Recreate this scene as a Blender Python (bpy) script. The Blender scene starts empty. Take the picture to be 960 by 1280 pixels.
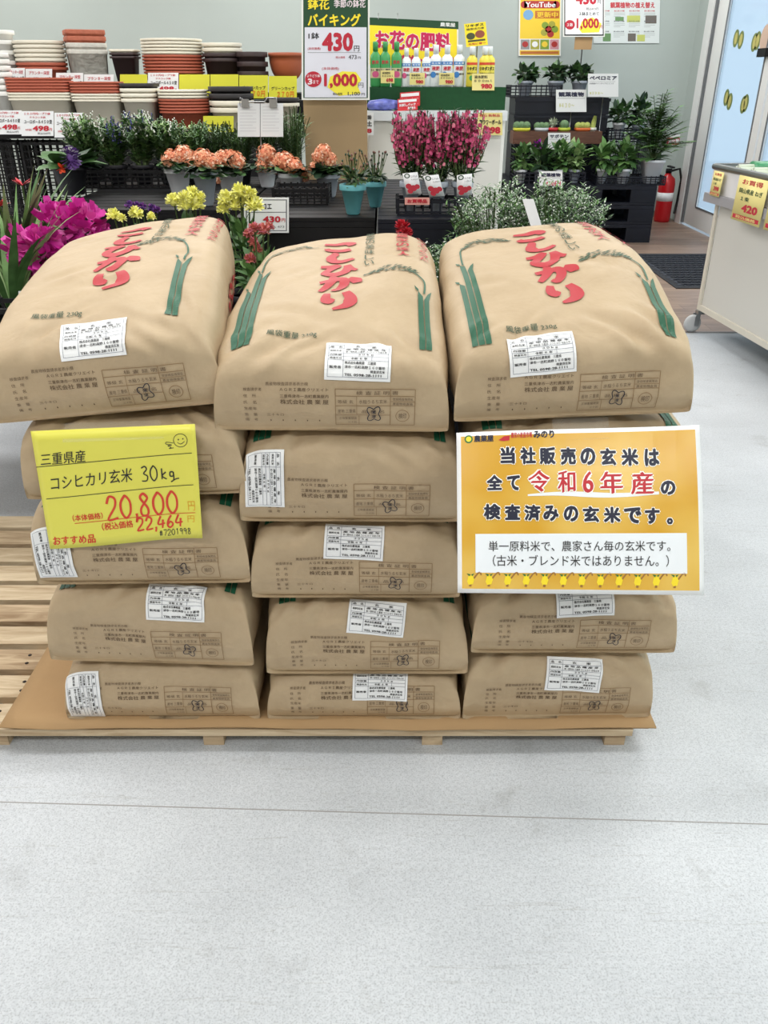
import bpy, bmesh, math, random
from mathutils import Vector, Matrix, Euler, noise

# ------------------------------------------------------------------ camera, world, lights, exposure
C = bpy.context.scene.collection
SC = bpy.context.scene
PI = math.pi
R = math.radians
FPX, PITCH, CAMH = 1020.0, R(27.9), 1.28
cam = bpy.data.objects.new('camera', bpy.data.cameras.new('camera'))
C.objects.link(cam)
cam.location = (0, 0, CAMH)
cam.rotation_euler = (PI / 2 - PITCH, 0, 0)
cam.data.lens = FPX / 1280 * 36
cam.data.sensor_width = 36
cam.data.clip_start = 0.02
SC.camera = cam
SC.view_settings.view_transform = 'Standard'
SC.view_settings.look = 'None'
SC.view_settings.gamma = 1
SC.view_settings.use_curve_mapping = False
SC.view_settings.exposure = -0.52
w = bpy.data.worlds.new('daylight')
SC.world = w
w.use_nodes = True
bgn = w.node_tree.nodes['Background']
bgn.inputs[0].default_value = (0.74, 0.88, 1.0, 1)
bgn.inputs[1].default_value = 1.65

def area(name, loc, rot, sx, sy, power, col=(1, 1, 1)):
    l = bpy.data.lights.new(name, 'AREA')
    l.shape = 'RECTANGLE'; l.size = sx; l.size_y = sy; l.energy = power; l.color = col
    o = bpy.data.objects.new(name, l); C.objects.link(o)
    o.location = loc; o.rotation_euler = rot
    return o
LAMPC = (1.0, 0.985, 0.96)
for yy, pw in ((-0.9, 41), (1.5, 42), (3.6, 44), (5.8, 48), (8.0, 50)):
    for xx in (-3.6, -0.9, 1.8):
        area('ceiling_lamp', (xx, yy, 2.92), (0, 0, 0), 1.6, 0.5, pw, LAMPC)
area('window_daylight', (2.95, 2.0, 1.6), (0, R(-80), 0), 2.0, 5.0, 130, (0.93, 0.97, 1.0))

# ------------------------------------------------------------------ helpers
CT, ST = math.cos(PITCH), math.sin(PITCH)
def ray(px, py):
    u = (px - 480) / FPX; v = (py - 640) / FPX
    return u, CT - v * ST, -ST - v * CT
def at(px, py, Y):
    dx, dy, dz = ray(px, py); t = Y / dy
    return Vector((dx * t, Y, CAMH + dz * t))
def atz(px, py, z):
    dx, dy, dz = ray(px, py); t = (z - CAMH) / dz
    return Vector((dx * t, dy * t, z))
def lin(c):
    return tuple(((x / 255) / 12.92 if x / 255 <= .04045 else ((x / 255 + .055) / 1.055) ** 2.4) for x in c)

MATS = {}
def mat(name, col, rough=.6, var=0.0, vscale=20, bump=0, bscale=60, spec=.5, metal=0, trans=0, emit=0):
    if name in MATS: return MATS[name]
    m = bpy.data.materials.new(name); m.use_nodes = True
    nt = m.node_tree; b = nt.nodes['Principled BSDF']
    l = lin(col)
    b.inputs['Base Color'].default_value = (*l, 1)
    b.inputs['Roughness'].default_value = rough
    b.inputs['Metallic'].default_value = metal
    b.inputs['Specular IOR Level'].default_value = spec
    if trans: b.inputs['Transmission Weight'].default_value = trans
    if emit:
        b.inputs['Emission Color'].default_value = (*l, 1); b.inputs['Emission Strength'].default_value = emit
    tc = nt.nodes.new('ShaderNodeTexCoord')
    if var:
        n = nt.nodes.new('ShaderNodeTexNoise'); n.inputs['Scale'].default_value = vscale; n.inputs['Detail'].default_value = 4
        nt.links.new(tc.outputs['Object'], n.inputs['Vector'])
        r = nt.nodes.new('ShaderNodeValToRGB')
        r.color_ramp.elements[0].position = .3; r.color_ramp.elements[1].position = .7
        r.color_ramp.elements[0].color = (*[x * (1 - var) for x in l], 1)
        r.color_ramp.elements[1].color = (*[min(1, x * (1 + var)) for x in l], 1)
        nt.links.new(n.outputs['Fac'], r.inputs['Fac']); nt.links.new(r.outputs['Color'], b.inputs['Base Color'])
    if bump:
        n2 = nt.nodes.new('ShaderNodeTexNoise'); n2.inputs['Scale'].default_value = bscale; n2.inputs['Detail'].default_value = 5
        nt.links.new(tc.outputs['Object'], n2.inputs['Vector'])
        bp = nt.nodes.new('ShaderNodeBump'); bp.inputs['Strength'].default_value = bump; bp.inputs['Distance'].default_value = .01
        nt.links.new(n2.outputs['Fac'], bp.inputs['Height']); nt.links.new(bp.outputs['Normal'], b.inputs['Normal'])
    MATS[name] = m
    return m

class MB:
    def __init__(s): s.v = []; s.f = []; s.m = []; s.s = []
    def add(s, vs, fs, mi=0, smooth=False):
        o = len(s.v); s.v.extend([tuple(v) for v in vs])
        for f in fs:
            s.f.append(tuple(i + o for i in f)); s.m.append(mi); s.s.append(smooth)
    def box(s, c, d, mi=0, M=None):
        x, y, z = d[0] / 2, d[1] / 2, d[2] / 2
        vs = [Vector((sx * x, sy * y, sz * z)) for sz in (-1, 1) for sy in (-1, 1) for sx in (-1, 1)]
        if M: vs = [M @ v for v in vs]
        vs = [v + Vector(c) for v in vs]
        s.add(vs, [(0, 2, 3, 1), (4, 5, 7, 6), (0, 1, 5, 4), (2, 6, 7, 3), (0, 4, 6, 2), (1, 3, 7, 5)], mi)
    def bbox(s, a, b, mi=0):
        s.box([(a[i] + b[i]) / 2 for i in range(3)], [abs(b[i] - a[i]) for i in range(3)], mi)
    def lathe(s, prof, n=24, c=(0, 0, 0), mi=0, ry=1.0, ex=2.0, rz=0, smooth=True):
        vs = []; fs = []
        ca, sa = math.cos(rz), math.sin(rz)
        for (r, z) in prof:
            for k in range(n):
                t = 2 * PI * (k + .5) / n
                cx, sx = math.cos(t), math.sin(t)
                x = r * math.copysign(abs(cx) ** (2 / ex), cx); y = r * ry * math.copysign(abs(sx) ** (2 / ex), sx)
                vs.append((c[0] + x * ca - y * sa, c[1] + x * sa + y * ca, c[2] + z))
        for j in range(len(prof) - 1):
            for k in range(n):
                a = j * n + k; b = j * n + (k + 1) % n
                fs.append((a, b, b + n, a + n))
        if prof[0][0] > 1e-6: fs.append(tuple(reversed(range(n))))
        if prof[-1][0] > 1e-6: fs.append(tuple(range((len(prof) - 1) * n, len(prof) * n)))
        s.add(vs, fs, mi, smooth)
    def tube(s, pts, rad, n=6, mi=0, cap=True):
        pts = [Vector(p) for p in pts]
        rs = rad if isinstance(rad, (list, tuple)) else [rad] * len(pts)
        vs = []; fs = []
        up = Vector((0, 0, 1))
        for i, p in enumerate(pts):
            d = (pts[min(i + 1, len(pts) - 1)] - pts[max(i - 1, 0)]).normalized()
            ref = up if abs(d.z) < .95 else Vector((1, 0, 0))
            a = d.cross(ref).normalized(); b = d.cross(a)
            for k in range(n):
                t = 2 * PI * k / n
                vs.append(p + rs[i] * (math.cos(t) * a + math.sin(t) * b))
        for i in range(len(pts) - 1):
            for k in range(n):
                q = i * n + k; r_ = i * n + (k + 1) % n
                fs.append((q, r_, r_ + n, q + n))
        if cap:
            fs.append(tuple(range(n))); fs.append(tuple(reversed(range((len(pts) - 1) * n, len(pts) * n))))
        s.add(vs, fs, mi, True)
    def leaf(s, p, d, L, W, mi=0, droop=.3, seg=3, shape=(.25, 1, .75, .05), twist=0):
        p = Vector(p); d = Vector(d).normalized()
        side = d.cross(Vector((0, 0, 1)))
        if side.length < .05: side = Vector((1, 0, 0))
        side.normalize()
        if twist: side = (Matrix.Rotation(twist, 3, d) @ side)
        vs = []; q = p.copy(); dd = d.copy()
        for i in range(seg + 1):
            k = i / seg
            f = k * (len(shape) - 1); a = int(min(f, len(shape) - 2)); wd = shape[a] + (shape[a + 1] - shape[a]) * (f - a)
            vs.append(q - side * W / 2 * wd); vs.append(q + side * W / 2 * wd)
            q = q + dd * L / seg
            dd = (dd + Vector((0, 0, -droop / seg * 1.4))).normalized()
        s.add(vs, [(2 * i, 2 * i + 1, 2 * i + 3, 2 * i + 2) for i in range(seg)], mi, True)
    def ball(s, c, r, mi=0, n=8, sq=(1, 1, 1)):
        prof = [(math.sin(PI * j / (n // 2 + 1)) * r, -math.cos(PI * j / (n // 2 + 1)) * r) for j in range(n // 2 + 2)]
        prof[0] = (1e-5, -r); prof[-1] = (1e-5, r)
        m = MB(); m.lathe(prof, n)
        s.add([(c[0] + v[0] * sq[0], c[1] + v[1] * sq[1], c[2] + v[2] * sq[2]) for v in m.v], m.f, mi, True)
    def build(s, name, mats, parent=None, loc=None, rot=None):
        me = bpy.data.meshes.new(name)
        me.from_pydata(s.v, [], s.f)
        if not isinstance(mats, (list, tuple)): mats = [mats]
        for m in mats: me.materials.append(m)
        me.polygons.foreach_set('material_index', s.m)
        me.polygons.foreach_set('use_smooth', s.s)
        me.update()
        o = bpy.data.objects.new(name, me); C.objects.link(o)
        if parent: o.parent = parent
        if loc is not None: o.location = loc
        if rot is not None: o.rotation_euler = rot
        return o

def tag(o, label, cat, group=None, kind=None):
    o['label'] = label; o['category'] = cat
    if group: o['group'] = group
    if kind: o['kind'] = kind
    return o
def thing(name, label, cat, loc=(0, 0, 0), rz=0, group=None):
    o = bpy.data.objects.new(name, None); C.objects.link(o)
    o.empty_display_size = .05
    o.location = loc; o.rotation_euler = (0, 0, rz)
    return tag(o, label, cat, group)
def struct(o):
    o['kind'] = 'structure'; return o
def copy_tree(o, parent=None):
    c = o.copy(); C.objects.link(c)
    if parent: c.parent = parent
    for ch in list(o.children): copy_tree(ch, c)
    return c

# ---- flat lettering: text outlines as 2-D meshes
TC = {}
def text2d(body, bold=0.0, res=2):
    k = (body, bold, res)
    if k in TC: return TC[k]
    cu = bpy.data.curves.new('txt', 'FONT'); cu.body = body; cu.resolution_u = res; cu.size = 1
    ob = bpy.data.objects.new('txt', cu)
    me = bpy.data.meshes.new_from_object(ob)
    vs = [(v.co.x, v.co.y) for v in me.vertices]; fs = [tuple(p.vertices) for p in me.polygons]
    bpy.data.objects.remove(ob); bpy.data.curves.remove(cu); bpy.data.meshes.remove(me)
    if vs:
        x0 = min(v[0] for v in vs); x1 = max(v[0] for v in vs); y0 = min(v[1] for v in vs); y1 = max(v[1] for v in vs)
    else: x0 = y0 = 0; x1 = y1 = 1
    TC[k] = (vs, fs, (x0, y0, x1, y1))
    return TC[k]
class Flat:
    """2-D shapes in a unit square (u right, v DOWN), layered"""
    def __init__(s): s.it = []
    def poly(s, pts, mi, lay=1): s.it.append((pts, [tuple(range(len(pts)))], mi, lay)); return s
    def rect(s, a, b, c, d, mi, lay=1): return s.poly([(a, d), (c, d), (c, b), (a, b)], mi, lay)
    def frame(s, a, b, c, d, wd, mi, lay=1, asp=1):
        h = wd * asp
        s.rect(a, b, c, b + h, mi, lay); s.rect(a, d - h, c, d, mi, lay); s.rect(a, b + h, a + wd, d - h, mi, lay); s.rect(c - wd, b + h, c, d - h, mi, lay); return s
    def disc(s, u, v, r, mi, lay=1, asp=1, n=24):
        return s.poly([(u + r * math.cos(2 * PI * k / n), v - r * asp * math.sin(2 * PI * k / n)) for k in range(n)], mi, lay)
    def text(s, body, a, b, c, d, mi, bold=0.0, lay=2, res=2, shear=0, rot=0):
        vs, fs, (x0, y0, x1, y1) = text2d(body, 0, res)
        if not vs: return s
        k = max(bold, 0); x0 -= k; x1 += k; y0 -= k; y1 += k     # heavier lettering: the plain outline repeated with small shifts
        sh = [(0, 0)] if k == 0 else ((k, k * .5), (-k, -k * .5)) if k <= .032 else [(k * math.cos(q * PI / 3), k * math.sin(q * PI / 3)) for q in range(6)] + [(0, 0)]
        W = max(x1 - x0, 1e-4); H = max(y1 - y0, 1e-4)
        for n, (ox, oy) in enumerate(sh):
            out = []
            for x, y in vs:
                fx = (x + ox - x0) / W; fy = (y + oy - y0) / H
                out.append((a + (c - a) * fx + shear * fy * (d - b), d - (d - b) * fy + rot * (fx - .5) * (c - a)))
            s.it.append((out, fs, mi, lay + .11 * n))
        return s
    def vtext(s, body, a, b, c, d, mi, bold=0.0, lay=2, dx=0):
        n = len(body); h = (d - b) / n
        for i, ch in enumerate(body):
            pad = h * .07
            fw = 1.0
            s.text(ch, a + dx * i, b + i * h + pad, c + dx * i, b + (i + 1) * h - pad, mi, bold, lay)
        return s
    def stroke(s, pts, wd, mi, lay=2, asp=1, taper=None, smooth=True):
        """ribbon along pts; asp = width/height ratio of the square so strokes keep their width"""
        if smooth and len(pts) > 2:
            q = []
            P = [pts[0]] + list(pts) + [pts[-1]]
            for i in range(1, len(P) - 2):
                for k in range(5):
                    t = k / 5
                    q.append(tuple(.5 * (2 * P[i][j] + (P[i + 1][j] - P[i - 1][j]) * t + (2 * P[i - 1][j] - 5 * P[i][j] + 4 * P[i + 1][j] - P[i + 2][j]) * t * t + (-P[i - 1][j] + 3 * P[i][j] - 3 * P[i + 1][j] + P[i + 2][j]) * t ** 3) for j in (0, 1)))
            q.append(pts[-1]); pts = q
        n = len(pts); vs = []; fs = []
        for i, (x, y) in enumerate(pts):
            a = pts[max(0, i - 1)]; b = pts[min(n - 1, i + 1)]
            dx, dy = (b[0] - a[0]), (b[1] - a[1]) / asp
            l = math.hypot(dx, dy) or 1
            k = i / (n - 1)
            ww = wd * (1 if taper is None else taper[0] + (taper[1] - taper[0]) * min(1, 2 * k) if k < .5 or len(taper) < 3 else taper[1] + (taper[2] - taper[1]) * (2 * k - 1)) / 2
            nx, ny = -dy / l * ww, dx / l * ww * asp
            vs += [(x + nx, y + ny), (x - nx, y - ny)]
        fs = [(2 * i, 2 * i + 1, 2 * i + 3, 2 * i + 2) for i in range(n - 1)]
        s.it.append((vs, fs, mi, lay)); return s
    def mesh(s, fn, off=.0006, cut=None):
        """fn(u, v, height) -> point"""
        mb = MB()
        for vs, fs, mi, lay in s.it:
            if cut:
                bm = bmesh.new()
                bv = [bm.verts.new((x, y, 0)) for x, y in vs]
                for f in fs:
                    try: bm.faces.new([bv[i] for i in f])
                    except ValueError: pass
                for ax in (0, 1):
                    lo = min(v[ax] for v in vs); hi = max(v[ax] for v in vs)
                    k = math.ceil(lo / cut)
                    while k * cut < hi:
                        co = [0, 0, 0]; no = [0, 0, 0]; co[ax] = k * cut; no[ax] = 1
                        bmesh.ops.bisect_plane(bm, geom=bm.verts[:] + bm.edges[:] + bm.faces[:], plane_co=co, plane_no=no, dist=1e-6)
                        k += 1
                bm.verts.index_update()
                vs = [(v.co.x, v.co.y) for v in bm.verts]; fs = [tuple(v.index for v in f.verts) for f in bm.faces]
                bm.free()
            mb.add([fn(x, y, off * lay) for x, y in vs], fs, mi)
        return mb

DIG = {'0': [[(.5, 0), (.12, .3), (.1, .7), (.45, 1), (.85, .75), (.88, .3), (.55, .02), (.4, .05)]],
       '1': [[(.3, .2), (.55, 0), (.5, 1)]], '2': [[(.1, .3), (.35, 0), (.8, .1), (.75, .45), (.1, 1), (.95, .95)]],
       '3': [[(.15, .1), (.6, 0), (.8, .2), (.4, .47), (.85, .65), (.7, .95), (.1, .95)]],
       '4': [[(.5, 0), (.08, .65), (.98, .6)], [(.75, .3), (.62, 1)]],
       '6': [[(.7, 0), (.25, .45), (.15, .85), (.5, 1), (.85, .75), (.55, .52), (.2, .75)]],
       '7': [[(.1, .05), (.9, .05), (.4, 1)]],
       '8': [[(.75, .15), (.45, 0), (.2, .2), (.75, .65), (.7, .95), (.25, .95), (.2, .65), (.75, .25), (.7, .1)]],
       '9': [[(.8, .2), (.4, 0), (.15, .3), (.5, .5), (.82, .2), (.7, 1)]],
       ',': [[(.5, .85), (.55, 1.0), (.3, 1.25)]],
       'k': [[(.2, 0), (.15, 1)], [(.8, .35), (.2, .7), (.85, 1)]],
       'g': [[(.75, .4), (.3, .4), (.25, .75), (.7, .75), (.78, .4), (.75, 1.1), (.3, 1.3), (1.1, 1.05), (1.6, 1.0)]],
       '#': [[(.35, .1), (.25, .95)], [(.7, .1), (.6, .95)], [(.1, .38), (.9, .34)], [(.08, .7), (.88, .66)]]}
def hand(F, txt, a, b, c, d, mi, wd, asp, slope=0):
    n = sum(.35 if ch == ',' else 1 for ch in txt); cw = (c - a) / n; x = a
    for ch in txt:
        k = .35 if ch == ',' else 1
        for st in DIG[ch]:
            F.stroke([(x + p[0] * cw * k * .86, b + p[1] * (d - b) + slope * (x - a)) for p in st], wd, mi, 2, asp, taper=(1, .85, .8))
        x += cw * k

def quadmap(TL, TR, BR, BL, curl=None):
    TL, TR, BR, BL = map(Vector, (TL, TR, BR, BL))
    n = (TR - TL).cross(BL - TL).normalized()
    if n.y > 0: n = -n
    def fn(u, v, h):
        p = (TL * (1 - u) + TR * u) * (1 - v) + (BL * (1 - u) + BR * u) * v
        return p + n * (h + (curl(u, v) if curl else 0))
    return fn, n
def sheet(mb, fn, th, nu, nv, mi=0):
    vs = []; fs = []
    W = nu + 1; N = W * (nv + 1)
    for h in (0, -th):
        for j in range(nv + 1):
            for i in range(nu + 1): vs.append(fn(i / nu, j / nv, h))
    for j in range(nv):
        for i in range(nu):
            a = j * W + i
            fs.append((a, a + W, a + W + 1, a + 1)); fs.append((N + a, N + a + 1, N + a + W + 1, N + a + W))
    for i in range(nu):
        fs.append((i, i + 1, N + i + 1, N + i)); a = nv * W + i; fs.append((a + 1, a, N + a, N + a + 1))
    for j in range(nv):
        a = j * W; fs.append((a + W, a, N + a, N + a + W)); a = j * W + nu; fs.append((a, a + W, N + a + W, N + a))
    mb.add(vs, fs, mi, True)

def card(name, label, cat, box, Y, base, flat, mats, group=None, Y2=None, skew=0, th=.002, stake=None, stake_mat=None, dx=0):
    """a flat sign: pixel box seen at depth Y; its lettering is a child"""
    x0, y0, x1, y1 = box
    Y2 = Y if Y2 is None else Y2
    TL = at(x0, y0, Y2); BL = at(x0 + dx, y1, Y); TR = at(x1, y0 + skew, Y2); BR = at(x1 + dx, y1 + skew, Y)
    org = (BL + BR) / 2
    fn, n = quadmap(TL - org, TR - org, BR - org, BL - org)
    mb = MB(); sheet(mb, fn, th, 1, 1)
    for i in range(len(mb.s)): mb.s[i] = False
    o = mb.build(name, base, None, org); tag(o, label, cat, group)
    if flat: flat.mesh(fn).build('lettering', mats, o)
    if stake is not None:
        s = MB(); s.tube([(0, .004, stake - org.z), (0, .004, .01)], .003, 6); s.build('stake', stake_mat, o)
    return o

# shared materials
WHITE = mat('white_paint', (236, 236, 232), .5)
PAPER = mat('paper_white', (238, 240, 242), .45)
YEL = mat('yellow_card', (232, 224, 60), .5)
PALEY = mat('pale_yellow_card', (226, 212, 138), .5)
RED = mat('red_ink', (196, 40, 58), .5)
BLACK = mat('black_ink', (32, 32, 36), .5)
GREY = mat('grey_ink', (120, 122, 128), .5)
BLKP = mat('black_plastic', (15, 15, 18), .55, .2, 15, spec=.3)
NAVYP = mat('navy_black_plastic', (15, 18, 30), .5, .2, 8, spec=.35)
STEEL = mat('steel', (170, 172, 175), .3, metal=1)
CARDB = mat('cardboard', (168, 136, 96), .8, .06, 6, .1, 40)
ORD = ['topmost', 'second from top', 'third from top', 'fourth from top', 'fifth from top', 'sixth from top', 'seventh from top', 'eighth from top', 'ninth from top', 'tenth from top', 'eleventh from top', 'twelfth from top']

# ------------------------------------------------------------------ the room
def floor_mat():
    m = bpy.data.materials.new('speckled_vinyl'); m.use_nodes = True
    nt = m.node_tree; N = nt.nodes; L = nt.links; b = N['Principled BSDF']
    tc = N.new('ShaderNodeTexCoord')
    def noise_(sc, det=4, ro=.5):
        n = N.new('ShaderNodeTexNoise'); n.inputs['Scale'].default_value = sc; n.inputs['Detail'].default_value = det; n.inputs['Roughness'].default_value = ro
        L.new(tc.outputs['Object'], n.inputs['Vector']); return n
    def ramp(src, p0, p1, c0, c1):
        r = N.new('ShaderNodeValToRGB'); r.color_ramp.elements[0].position = p0; r.color_ramp.elements[1].position = p1
        r.color_ramp.elements[0].color = (*c0, 1); r.color_ramp.elements[1].color = (*c1, 1); L.new(src, r.inputs['Fac']); return r
    def mul(a, c, fac=1.0):
        x = N.new('ShaderNodeMixRGB'); x.blend_type = 'MULTIPLY'; x.inputs[0].default_value = fac; L.new(a, x.inputs[1]); L.new(c, x.inputs[2]); return x
    base = ramp(noise_(2.2, 5, .6).outputs['Fac'], .3, .7, lin((188, 192, 197)), lin((208, 212, 217)))
    spk = ramp(noise_(300, 2).outputs['Fac'], .36, .5, (.5, .5, .52), (1, 1, 1))
    spk2 = ramp(noise_(120, 3).outputs['Fac'], .3, .6, (.82, .83, .84), (1.04, 1.04, 1.04))
    v = N.new('ShaderNodeTexVoronoi'); v.inputs['Scale'].default_value = 95; L.new(tc.outputs['Object'], v.inputs['Vector'])
    dots = ramp(v.outputs['Distance'], .06, .13, (.45, .45, .47), (1, 1, 1))
    st = ramp(noise_(5.5, 6, .7).outputs['Fac'], .28, .42, (.74, .73, .71), (1, 1, 1))
    # scuff lines: stretched noise, thresholded thin
    mp = N.new('ShaderNodeMapping'); mp.inputs['Rotation'].default_value = (0, 0, .5); mp.inputs['Scale'].default_value = (1.2, 30, 1)
    L.new(tc.outputs['Object'], mp.inputs['Vector'])
    ns = N.new('ShaderNodeTexNoise'); ns.inputs['Scale'].default_value = 2.0; ns.inputs['Detail'].default_value = 2; L.new(mp.outputs['Vector'], ns.inputs['Vector'])
    sc = N.new('ShaderNodeValToRGB'); e = sc.color_ramp.elements; e[0].position = .345; e[0].color = (1, 1, 1, 1); e[1].position = .365; e[1].color = (1, 1, 1, 1)
    q = e.new(.355); q.color = (.75, .73, .7, 1); L.new(ns.outputs['Fac'], sc.inputs['Fac'])
    c = mul(base.outputs[0], spk.outputs[0], .45); c = mul(c.outputs[0], spk2.outputs[0], .6); c = mul(c.outputs[0], dots.outputs[0], .5)
    c = mul(c.outputs[0], st.outputs[0], .7); c = mul(c.outputs[0], sc.outputs[0], .6)
    L.new(c.outputs[0], b.inputs['Base Color'])
    b.inputs['Roughness'].default_value = .42; b.inputs['Specular IOR Level'].default_value = .35
    return m
def wood_mat(name, c0, c1, plank=None, rough=.5, scale=(2, 40, 2)):
    m = bpy.data.materials.new(name); m.use_nodes = True
    nt = m.node_tree; N = nt.nodes; L = nt.links; b = N['Principled BSDF']
    tc = N.new('ShaderNodeTexCoord'); mp = N.new('ShaderNodeMapping'); mp.inputs['Scale'].default_value = scale
    oi = N.new('ShaderNodeObjectInfo'); ad = N.new('ShaderNodeVectorMath'); ad.operation = 'ADD'
    L.new(tc.outputs['Object'], ad.inputs[0]); L.new(oi.outputs['Random'], ad.inputs[1])
    L.new(ad.outputs[0], mp.inputs['Vector'])
    n = N.new('ShaderNodeTexNoise'); n.inputs['Scale'].default_value = 1.5; n.inputs['Detail'].default_value = 6; n.inputs['Roughness'].default_value = .6
    n.inputs['Distortion'].default_value = 1.2
    L.new(mp.outputs[0], n.inputs['Vector'])
    r = N.new('ShaderNodeValToRGB'); r.color_ramp.elements[0].position = .32; r.color_ramp.elements[1].position = .68
    r.color_ramp.elements[0].color = (*lin(c0), 1); r.color_ramp.elements[1].color = (*lin(c1), 1); L.new(n.outputs['Fac'], r.inputs['Fac'])
    out = r.outputs[0]
    if plank:
        bk = N.new('ShaderNodeTexBrick'); bk.inputs['Scale'].default_value = 1; bk.inputs['Brick Width'].default_value = .95; bk.inputs['Row Height'].default_value = .12
        bk.inputs['Mortar Size'].default_value = .002; bk.inputs['Color1'].default_value = (.82, .82, .84, 1); bk.inputs['Color2'].default_value = (1.1, 1.08, 1.06, 1); bk.inputs['Mortar'].default_value = (.5, .5, .5, 1)
        L.new(tc.outputs['Object'], bk.inputs['Vector'])
        x = N.new('ShaderNodeMixRGB'); x.blend_type = 'MULTIPLY'; x.inputs[0].default_value = 1; L.new(out, x.inputs[1]); L.new(bk.outputs['Color'], x.inputs[2]); out = x.outputs[0]
    L.new(out, b.inputs['Base Color']); b.inputs['Roughness'].default_value = rough
    return m

XR, YB, XL, YF, ZC = 3.0, 9.1, -4.6, -1.6, 3.0
YW = 4.62            # where the grey vinyl gives way to wood-look vinyl
mb = MB(); mb.bbox((XL, YF, -.1), (XR, YW, 0)); struct(mb.build('floor', floor_mat()))
mb = MB(); mb.bbox((XL, YW, -.1), (XR, YB, 0)); struct(mb.build('floor_entrance', wood_mat('wood_look_vinyl', (118, 98, 86), (158, 134, 116), True, .4, (1.5, 14, 1))))
mb = MB(); mb.bbox((XL, YW - .012, 0), (XR, YW + .012, .002)); struct(mb.build('trim_1', mat('joint_strip', (112, 108, 106), .5)))
# vinyl sheet joint in the foreground
p, q = atz(-400, 991, 0), atz(1400, 1043, 0)
mb = MB(); d = (q - p).normalized(); nrm = Vector((-d.y, d.x, 0)) * .0012
mb.add([p - nrm, q - nrm, q + nrm, p + nrm, *[v + Vector((0, 0, .0004)) for v in (p - nrm, q - nrm, q + nrm, p + nrm)]], [(4, 5, 6, 7), (0, 1, 5, 4), (2, 3, 7, 6)])
struct(mb.build('trim_2', mat('sheet_joint', (150, 148, 146), .6)))
WALLM = mat('wall_paint', (176, 187, 184), .8, .02, 2, .06, 90)
SHOPM = mat('shop_wall', (176, 170, 160), .8)
mb = MB(); mb.bbox((XL, YB, 0), (XR + .15, YB + .12, ZC)); struct(mb.build('wall_back', WALLM))
mb = MB(); mb.bbox((XL - .12, YF, 0), (XL, YB, ZC)); struct(mb.build('wall_left', SHOPM))
mb = MB(); mb.bbox((XL, YF - .12, 0), (XR, YF, ZC)); struct(mb.build('wall_front', SHOPM))
mb = MB(); mb.bbox((XR, 8.78, 0), (XR + .15, YB, ZC)); mb.bbox((XR, YF, 0), (XR + .15, 5.6, ZC)); mb.bbox((XR, 5.6, 2.4), (XR + .15, 8.78, ZC))
struct(mb.build('wall_right', WALLM))
mb = MB(); mb.bbox((XL, YF, ZC), (XR, YB, ZC + .1)); struct(mb.build('ceiling', mat('ceiling_board', (232, 232, 230), .8)))
BASEM = mat('skirting', (120, 112, 104), .6)
mb = MB(); mb.bbox((XL, YB - .01, 0), (XR, YB, .06)); struct(mb.build('baseboard_back', BASEM))
mb = MB(); mb.bbox((3.2, 2.0, -.1), (14, 16, -.02)); struct(mb.build('floor_outside', mat('pavement', (196, 200, 204), .8, .06, 3)))

# door on the right wall
ALU = mat('white_aluminium', (226, 228, 228), .35)
GAS = mat('grey_gasket', (104, 108, 112), .5)
def film():
    m = bpy.data.materials.new('frosted_door_film'); m.use_nodes = True
    nt = m.node_tree; N = nt.nodes; L = nt.links
    for n in list(N): N.remove(n)
    o = N.new('ShaderNodeOutputMaterial'); t = N.new('ShaderNodeBsdfTransparent'); t.inputs[0].default_value = (.93, .97, 1, 1)
    tr = N.new('ShaderNodeBsdfTranslucent'); tr.inputs[0].default_value = (.86, .94, 1, 1)
    gl = N.new('ShaderNodeBsdfGlossy'); gl.inputs['Roughness'].default_value = .05
    m1 = N.new('ShaderNodeMixShader'); m1.inputs[0].default_value = .45; L.new(t.outputs[0], m1.inputs[1]); L.new(tr.outputs[0], m1.inputs[2])
    m2 = N.new('ShaderNodeMixShader'); m2.inputs[0].default_value = .06; L.new(m1.outputs[0], m2.inputs[1]); L.new(gl.outputs[0], m2.inputs[2])
    L.new(m2.outputs[0], o.inputs[0]); return m
FILM = film()
mb = MB(); mb.bbox((XR - .03, 8.62, 0), (XR + .1, 8.78, 2.4)); mb.bbox((XR - .03, 5.6, 0), (XR + .1, 5.75, 2.4)); mb.bbox((XR - .03, 5.6, 2.3), (XR + .1, 8.78, 2.4))
dr = mb.build('door_1', ALU); struct(dr)
def leafdoor(y0, y1, sw0, sw1, handle):
    m = MB(); x0, x1 = XR + .0, XR + .045
    m.bbox((x0, y1 - sw1, .02), (x1, y1, 2.3)); m.bbox((x0, y0, .02), (x1, y0 + sw0, 2.3)); m.bbox((x0, y0 + sw0, .02), (x1, y1 - sw1, .2)); m.bbox((x0, y0 + sw0, 2.2), (x1, y1 - sw1, 2.3))
    m.build('door_frame', ALU, dr)
    g = MB(); g.bbox((x0 + .018, y0 + sw0, .2), (x0 + .024, y1 - sw1, 2.2)); g.build('glass_pane', FILM, dr)
    k = MB()
    for yy in (y0 + sw0, y1 - sw1): k.bbox((x0 - .003, yy - .012, .2), (x0, yy + .012, 2.2))
    k.bbox((x0 - .003, y0 + sw0, .19), (x0, y1 - sw1, .206)); k.build('gasket', GAS, dr)
    if handle:
        h = MB(); h.bbox((x0 - .02, y0 + .03, 1.02), (x0, y0 + .12, 1.1)); h.build('door_lock', BLKP, dr)
leafdoor(7.22, 8.58, .13, .26, False)
leafdoor(5.78, 7.18, .1, .1, False)
mb = MB(); mb.bbox((XR - .02, 8.58, .02), (XR + .02, 8.62, 2.3)); mb.build('gasket', GAS, dr)
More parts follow.
